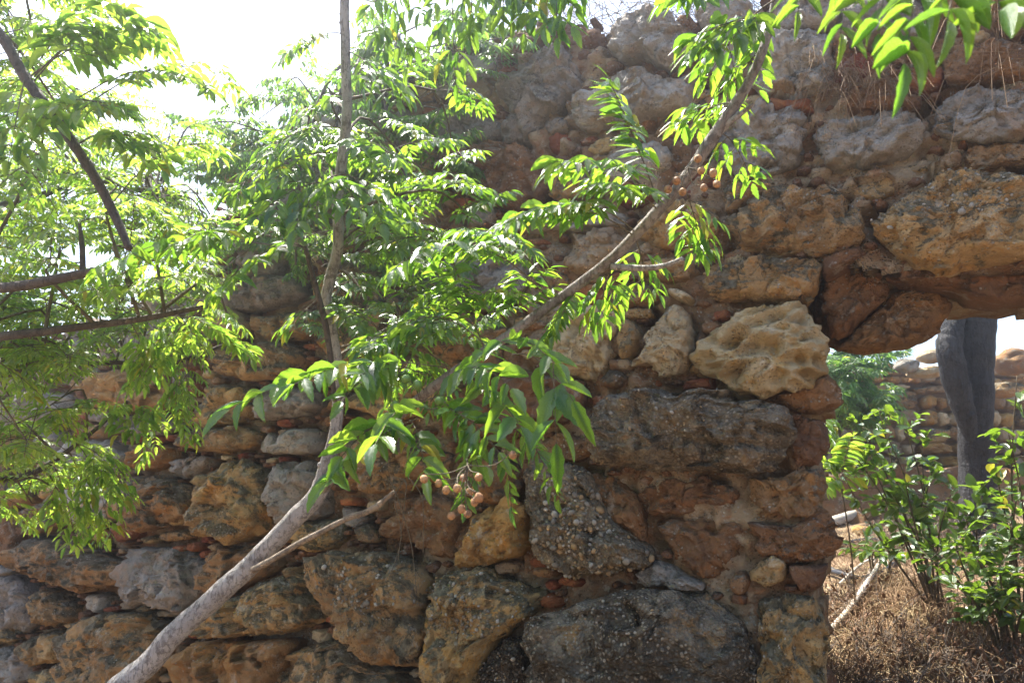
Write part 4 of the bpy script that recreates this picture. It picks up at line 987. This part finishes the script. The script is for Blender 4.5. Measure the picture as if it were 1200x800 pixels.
for i in range(7):  # unseen leaf clumps added sunward of the ground to dapple it with shade
    q = gp(U(960, 1200), U(620, 800)); clump(f4, sk4, q + S * U(2.6, 4.6) + Vector((U(-.3, .3), U(-.3, .3), 0)), .34, 4, 3, .18, .08)
f4.finish(t4, M['leaf'], 60)
# leathery bushes behind the doorway
def simple_bush(name, base, targets, label, nl, ll, mat, fine=ROUND, spreadr=.10, nind=300):
    t = thing(name, base, label, 'bush', 'bushes beyond the doorway'); f = Foliage()
    for tp in targets:
        mid = base.lerp(tp, .5) + Vector((U(-.08, .08), U(-.08, .08), .08))
        b = MB(); pp = smooth_path([base + Vector((U(-.04, .04), U(-.04, .04), -.05)), mid, tp], 5); b.tube(pp, [.009 - .0007 * i for i in range(len(pp))], 6)
        put('stem', b.mesh('stem', base), M['twig'], t)
        for k in range(nl):
            q = pp[random.randrange(4, len(pp))]; d = Vector((U(-1, 1), U(-1, 1), U(-.5, 1))).normalized(); e = q + d * spreadr * U(.5, 1.6)
            twig(f, [q, (q + e) / 2 + Vector((0, 0, .01)), e], .002, .001, 2)
            for m in range(4):
                pt = q.lerp(e, .35 + .2 * m); dd = (d + Vector((U(-1, 1), U(-1, 1), U(-.6, .6)))).normalized()
                f.leaf(pt, dd, Vector((U(-.6, .6), U(-.9, .3), 1)).normalized(), ll * U(.7, 1.15))
    f.finish(t, M[mat], nind, 'leaf', fine, fine)
bb = gp(1125, 690); bd = 4.1
def gpt(px, d):
    p = P(px, 700, d); p.z = gz(p.x, p.y); return p
simple_bush('leathery_bush', gpt(1100, 4.5), [P(1080, 530, 4.3), P(1040, 510, 4.35), P(1000, 530, 4.3), P(1060, 560, 4.2), P(1095, 545, 4.2), P(1025, 550, 4.3), P(1060, 495, 4.3), P(1030, 480, 4.5), P(1085, 570, 4.2), P(990, 560, 4.3), P(1010, 500, 4.4), P(1050, 585, 4.2), P(1110, 590, 4.1)],
            'bright glossy leaved bush beside the doorway jamb', 9, .078, 'bush')
simple_bush('leathery_bush', gpt(1190, 4.0), [P(1180, 500, 3.9), P(1192, 440, 3.9), P(1165, 545, 3.9), P(1205, 500, 3.9), P(1195, 560, 3.8), P(1150, 580, 3.9), P(1185, 610, 3.7), P(1130, 600, 3.9)],
            'tall upright glossy bush in front of the dark trunk', 8, .080, 'bush')
simple_bush('leathery_bush', gpt(1170, 3.8), [P(1090, 655, 3.7), P(1120, 640, 3.6), P(1145, 655, 3.6), P(1170, 660, 3.55), P(1195, 670, 3.6), P(1130, 695, 3.5), P(1165, 705, 3.5), P(1200, 640, 3.6), P(1080, 625, 3.9), P(1210, 710, 3.5)],
            'low dark green bush spreading over the dry grass', 13, .060, 'bush')
simple_bush('leathery_bush', gpt(1030, 5.2), [P(1030, 645, 5.1), P(1010, 640, 5.0), P(1055, 640, 5.1), P(1040, 628, 5.2)],
            'small bush sprouting over the fallen sticks', 7, .075, 'bush')
# green tree beyond the far wall
t6 = thing('garden_tree', P(985, 560, 8.2), 'leafy green shrub tree growing in front of the far wall', 'tree'); t6.location.z = gz(t6.location.x, t6.location.y)
f6 = Foliage(); a, _ = limb(t6, 'trunk', [t6.location + Vector((0, 0, -.1)), P(975, 560, 8.2), P(985, 480, 8.2), P(1000, 420, 8.2)], [.07, .06, .045, .02], M['dark_bark'], 10, 6, .1)
for i in range(34): clump(f6, a[4:], P(U(940, 1040), U(400, 500), 8.1 + U(-.4, .5)), .32, 4, 3, .18, .075)
f6.finish(t6, M['climber'], 120)
# fern-like seedling by the jamb
sg = thing('ailanthus_seedling', gpt(1000, 4.5), 'pale green seedling with feathery leaves by the doorway jamb', 'seedling'); f5 = Foliage()
tp = P(985, 565, 4.4); pp = twig(f5, [sg.location + Vector((0, 0, -.03)), sg.location.lerp(tp, .5) + Vector((.02, 0, 0)), tp], .006, .004)
for x, y in ((962, 505), (965, 540), (1000, 510), (1030, 530), (975, 490), (1010, 560), (960, 575)):
    f5.pinna(tp, P(x, y, 4.3 + U(-.2, .2)), Vector((U(-.2, .2), -.5, .8)).normalized(), .075, .25, .15, 65, .0015, True, .3, .15)
f5.finish(sg, M['leaf2'], 90)
# dry grass
def straw_patch(b, px, py, n, L0, L1, spread=.25, lean=.8):
    c = gp(px, py)
    for i in range(n):
        x, y = c.x + random.gauss(0, spread), c.y + random.gauss(0, spread); 
        if (Vector((x, y, 0)) - WO).dot(WN) > -.75 and rnd() < .8: continue
        p = Vector((x, y, gz(x, y) - .01)); d = Vector((U(-1, 1) * lean, U(-1, 1) * lean, U(.25, 1))).normalized(); L = U(L0, L1)
        e = p + d * L; e.z -= L * .35
        b.tube([p, p + d * L * .55, e], [.0022, .0018, .0010], 3, cap=False)
b = MB()
for i in range(46): straw_patch(b, U(965, 1200), U(640, 800), 50, .10, .32, .14)
for i in range(10): straw_patch(b, U(1030, 1120), U(560, 640), 50, .12, .3, .3)
for x, y in ((1040, 720), (1070, 700), (1010, 740), (1100, 730), (1130, 770), (1050, 770), (1000, 790)): straw_patch(b, x, y, 220, .14, .38, .11, .6)
put('dry_grass', b.mesh('dry_grass'), M['straw'], kind='stuff')
b = MB()
for x, y in ((985, 770), (1030, 690), (1060, 735), (1000, 640), (1085, 610), (1110, 790), (1180, 620), (970, 700)): straw_patch(b, x, y, 150, .10, .34, .10, 1.0)
put('pale_straw', b.mesh('pale_straw'), M['pale_straw'], kind='stuff')
b = MB()
for i in range(900):
    c = gp(U(960, 1210), U(625, 800)); q = Vector((c.x + random.gauss(0, .2), c.y + random.gauss(0, .2), 0)); q.z = gz(q.x, q.y) + .012
    r = U(.006, .02); b.blob(q, r * 1.7, r * .7, r * .14, Matrix.Rotation(U(0, 6), 3, 'Z') @ Matrix.Rotation(U(-.7, .7), 3, 'X'), 6, 4)
put('leaf_litter', b.mesh('leaf_litter'), M['withered'], kind='stuff')
# dead brush
def brush(label, base, n, L0, L1, rad, mat, leaves=0):
    b = MB(); lf = MB()
    for i in range(n):
        p = base + Vector((random.gauss(0, rad), random.gauss(0, rad), 0)); p.z = gz(p.x, p.y) - .01
        d = Vector((U(-1, 1), U(-1, 1), U(.1, 1.3))).normalized(); L = U(L0, L1); e = p + d * L + Vector((U(-.06, .06), U(-.06, .06), -L * .2))
        pp = smooth_path([p, p + d * L * .5, e], 3); b.tube(pp, [.004 - .0004 * k for k in range(len(pp))], 4, cap=False)
        for k in range(3):
            q = pp[random.randrange(2, len(pp))]; dd = (d + Vector((U(-1, 1), U(-1, 1), U(-.5, 1)))).normalized(); l2 = L * U(.2, .5)
            b.tube([q, q + dd * l2 * .5 + Vector((0, 0, .01)), q + dd * l2], [.0022, .0016, .001], 3, cap=False)
            if leaves and rnd() < leaves:
                r = U(.008, .016); lf.blob(q + dd * l2, r * 1.6, r * .7, r * .15, dd.to_track_quat('X', 'Z').to_matrix() @ Matrix.Rotation(U(-1, 1), 3, 'X'), 6, 4)
    t = thing('dead_brush', base, label, 'dead brush', 'dead brush beyond the doorway'); put('twigs', b.mesh('twigs', base), M[mat], t, kind='stuff')
    if lf.f: put('withered_leaves', lf.mesh('withered_leaves', base), M['withered'], t, kind='stuff')
brush('pale bleached dead brush heaped before the earth bank', gpt(1075, 6.2), 150, .15, .45, .22, 'dead_twig', .3)
brush('pale dead brush piled on the ground past the dark trunk', gpt(1190, 5.6), 110, .15, .4, .22, 'dead_twig', .3)
brush('reddish brown withered brush below the low dark bush', gpt(1165, 3.55), 170, .10, .32, .16, 'drytwig', .95)
brush('bleached pale brush lying in the sun behind the jamb foot', gpt(1010, 3.9), 120, .10, .30, .12, 'dead_twig', .5)
brush('brown withered brush mound amid the straw near the jamb', gpt(1085, 3.75), 110, .10, .30, .12, 'drytwig', .7)
brush('dark dead twigs tangled around the black pipes', gpt(985, 4.6), 110, .12, .34, .14, 'drytwig', .5)
# fallen sticks, plank, pipes
def stick(name, cat, pts, r, mat, label, group=None):
    pts = [gp(x, y) + Vector((0, 0, h)) for x, y, h in pts]; c = pts[0].copy(); b = MB(); pp = smooth_path(pts, 5)
    b.tube(pp, [r * (1 - .4 * i / len(pp)) if name != 'pipe' else r for i in range(len(pp))], 10, .12 if name != 'pipe' else 0); put(name, b.mesh(name, c), mat, None, c, label, cat, group)
stick('fallen_stick', 'stick', [(958, 768, .05), (1000, 735, .12), (1040, 676, .16)], .020, M['log'], 'longest bleached stick slanting from the jamb foot', 'fallen sticks beyond the doorway')
stick('fallen_stick', 'stick', [(965, 745, .06), (1010, 715, .12), (1035, 660, .15)], .014, M['dead_twig'], 'thin brown stick lying just above the longest one', 'fallen sticks beyond the doorway')
stick('fallen_stick', 'stick', [(958, 690, .06), (990, 712, .06), (1012, 700, .06)], .012, M['dead_twig'], 'short brown stick lying nearest the jamb', 'fallen sticks beyond the doorway')
stick('fallen_stick', 'stick', [(960, 775, .04), (985, 768, .05), (1018, 742, .05)], .024, M['dark_bark'], 'thick dark stick at the foot of the dry grass', 'fallen sticks beyond the doorway')
stick('fallen_stick', 'stick', [(1035, 760, .06), (1075, 725, .10), (1110, 700, .12)], .011, M['dark_bark'], 'dark thin stick leaning across the straw mound', 'fallen sticks beyond the doorway')
stick('fallen_stick', 'stick', [(985, 700, .08), (1020, 672, .10), (1065, 668, .08)], .010, M['log'], 'pale forked thin stick beneath the small sprouting bush', 'fallen sticks beyond the doorway')
for i, (x, y, w, kind, lab) in enumerate(((975, 720, .16, 'grey', 'grey fist sized stone in the grass by the jamb'), (1050, 640, .22, 'pale', 'pale stone beside the small sprouting bush'), (1095, 625, .26, 'tan', 'tan stone half buried before the dark trunk'), (1010, 625, .2, 'orange', 'ochre stone lying next to the bleached log'), (1120, 790, .14, 'pale', 'small pale stone among the nearest straw'))):
    q = gp(x, y); dd = project(q)[2]; rock(x, y - 4, dd, w, w * .6, kind, lab)
stick('fallen_log', 'log', [(955, 622, .04), (990, 614, .06), (1022, 603, .08)], .06, M['log'], 'pale bleached log lying before the earth bank')
stick('pipe', 'pipe', [(958, 655, .05), (985, 648, .06), (1015, 640, .05), (1040, 640, .04)], .025, M['pipe'], 'black plastic pipe lying higher among the sticks', 'black pipes on the ground')
stick('pipe', 'pipe', [(958, 668, .04), (985, 680, .05), (1015, 685, .04), (1050, 668, .04)], .025, M['pipe'], 'black plastic pipe curving lower across dry ground', 'black pipes on the ground')

# ------------------------------------------------------------------ thin volume added to imitate a veil of lens glare
def glare_haze():
    k = NT('glare_veil'); k.t.nodes.clear(); out = k.t.nodes.new('ShaderNodeOutputMaterial'); pv = k.t.nodes.new('ShaderNodeVolumePrincipled')
    pv.inputs['Color'].default_value = (.9, .95, 1, 1); pv.inputs['Density'].default_value = .0125; pv.inputs['Anisotropy'].default_value = .88
    k.t.links.new(pv.outputs[0], out.inputs['Volume'])
    b = MB(); boxq(b, -3002, 3002, -3002, 3002, -1.3, 9.5); put('glare_haze', b.mesh('glare_haze', smooth=False), k.m, kind='stuff')
glare_haze()
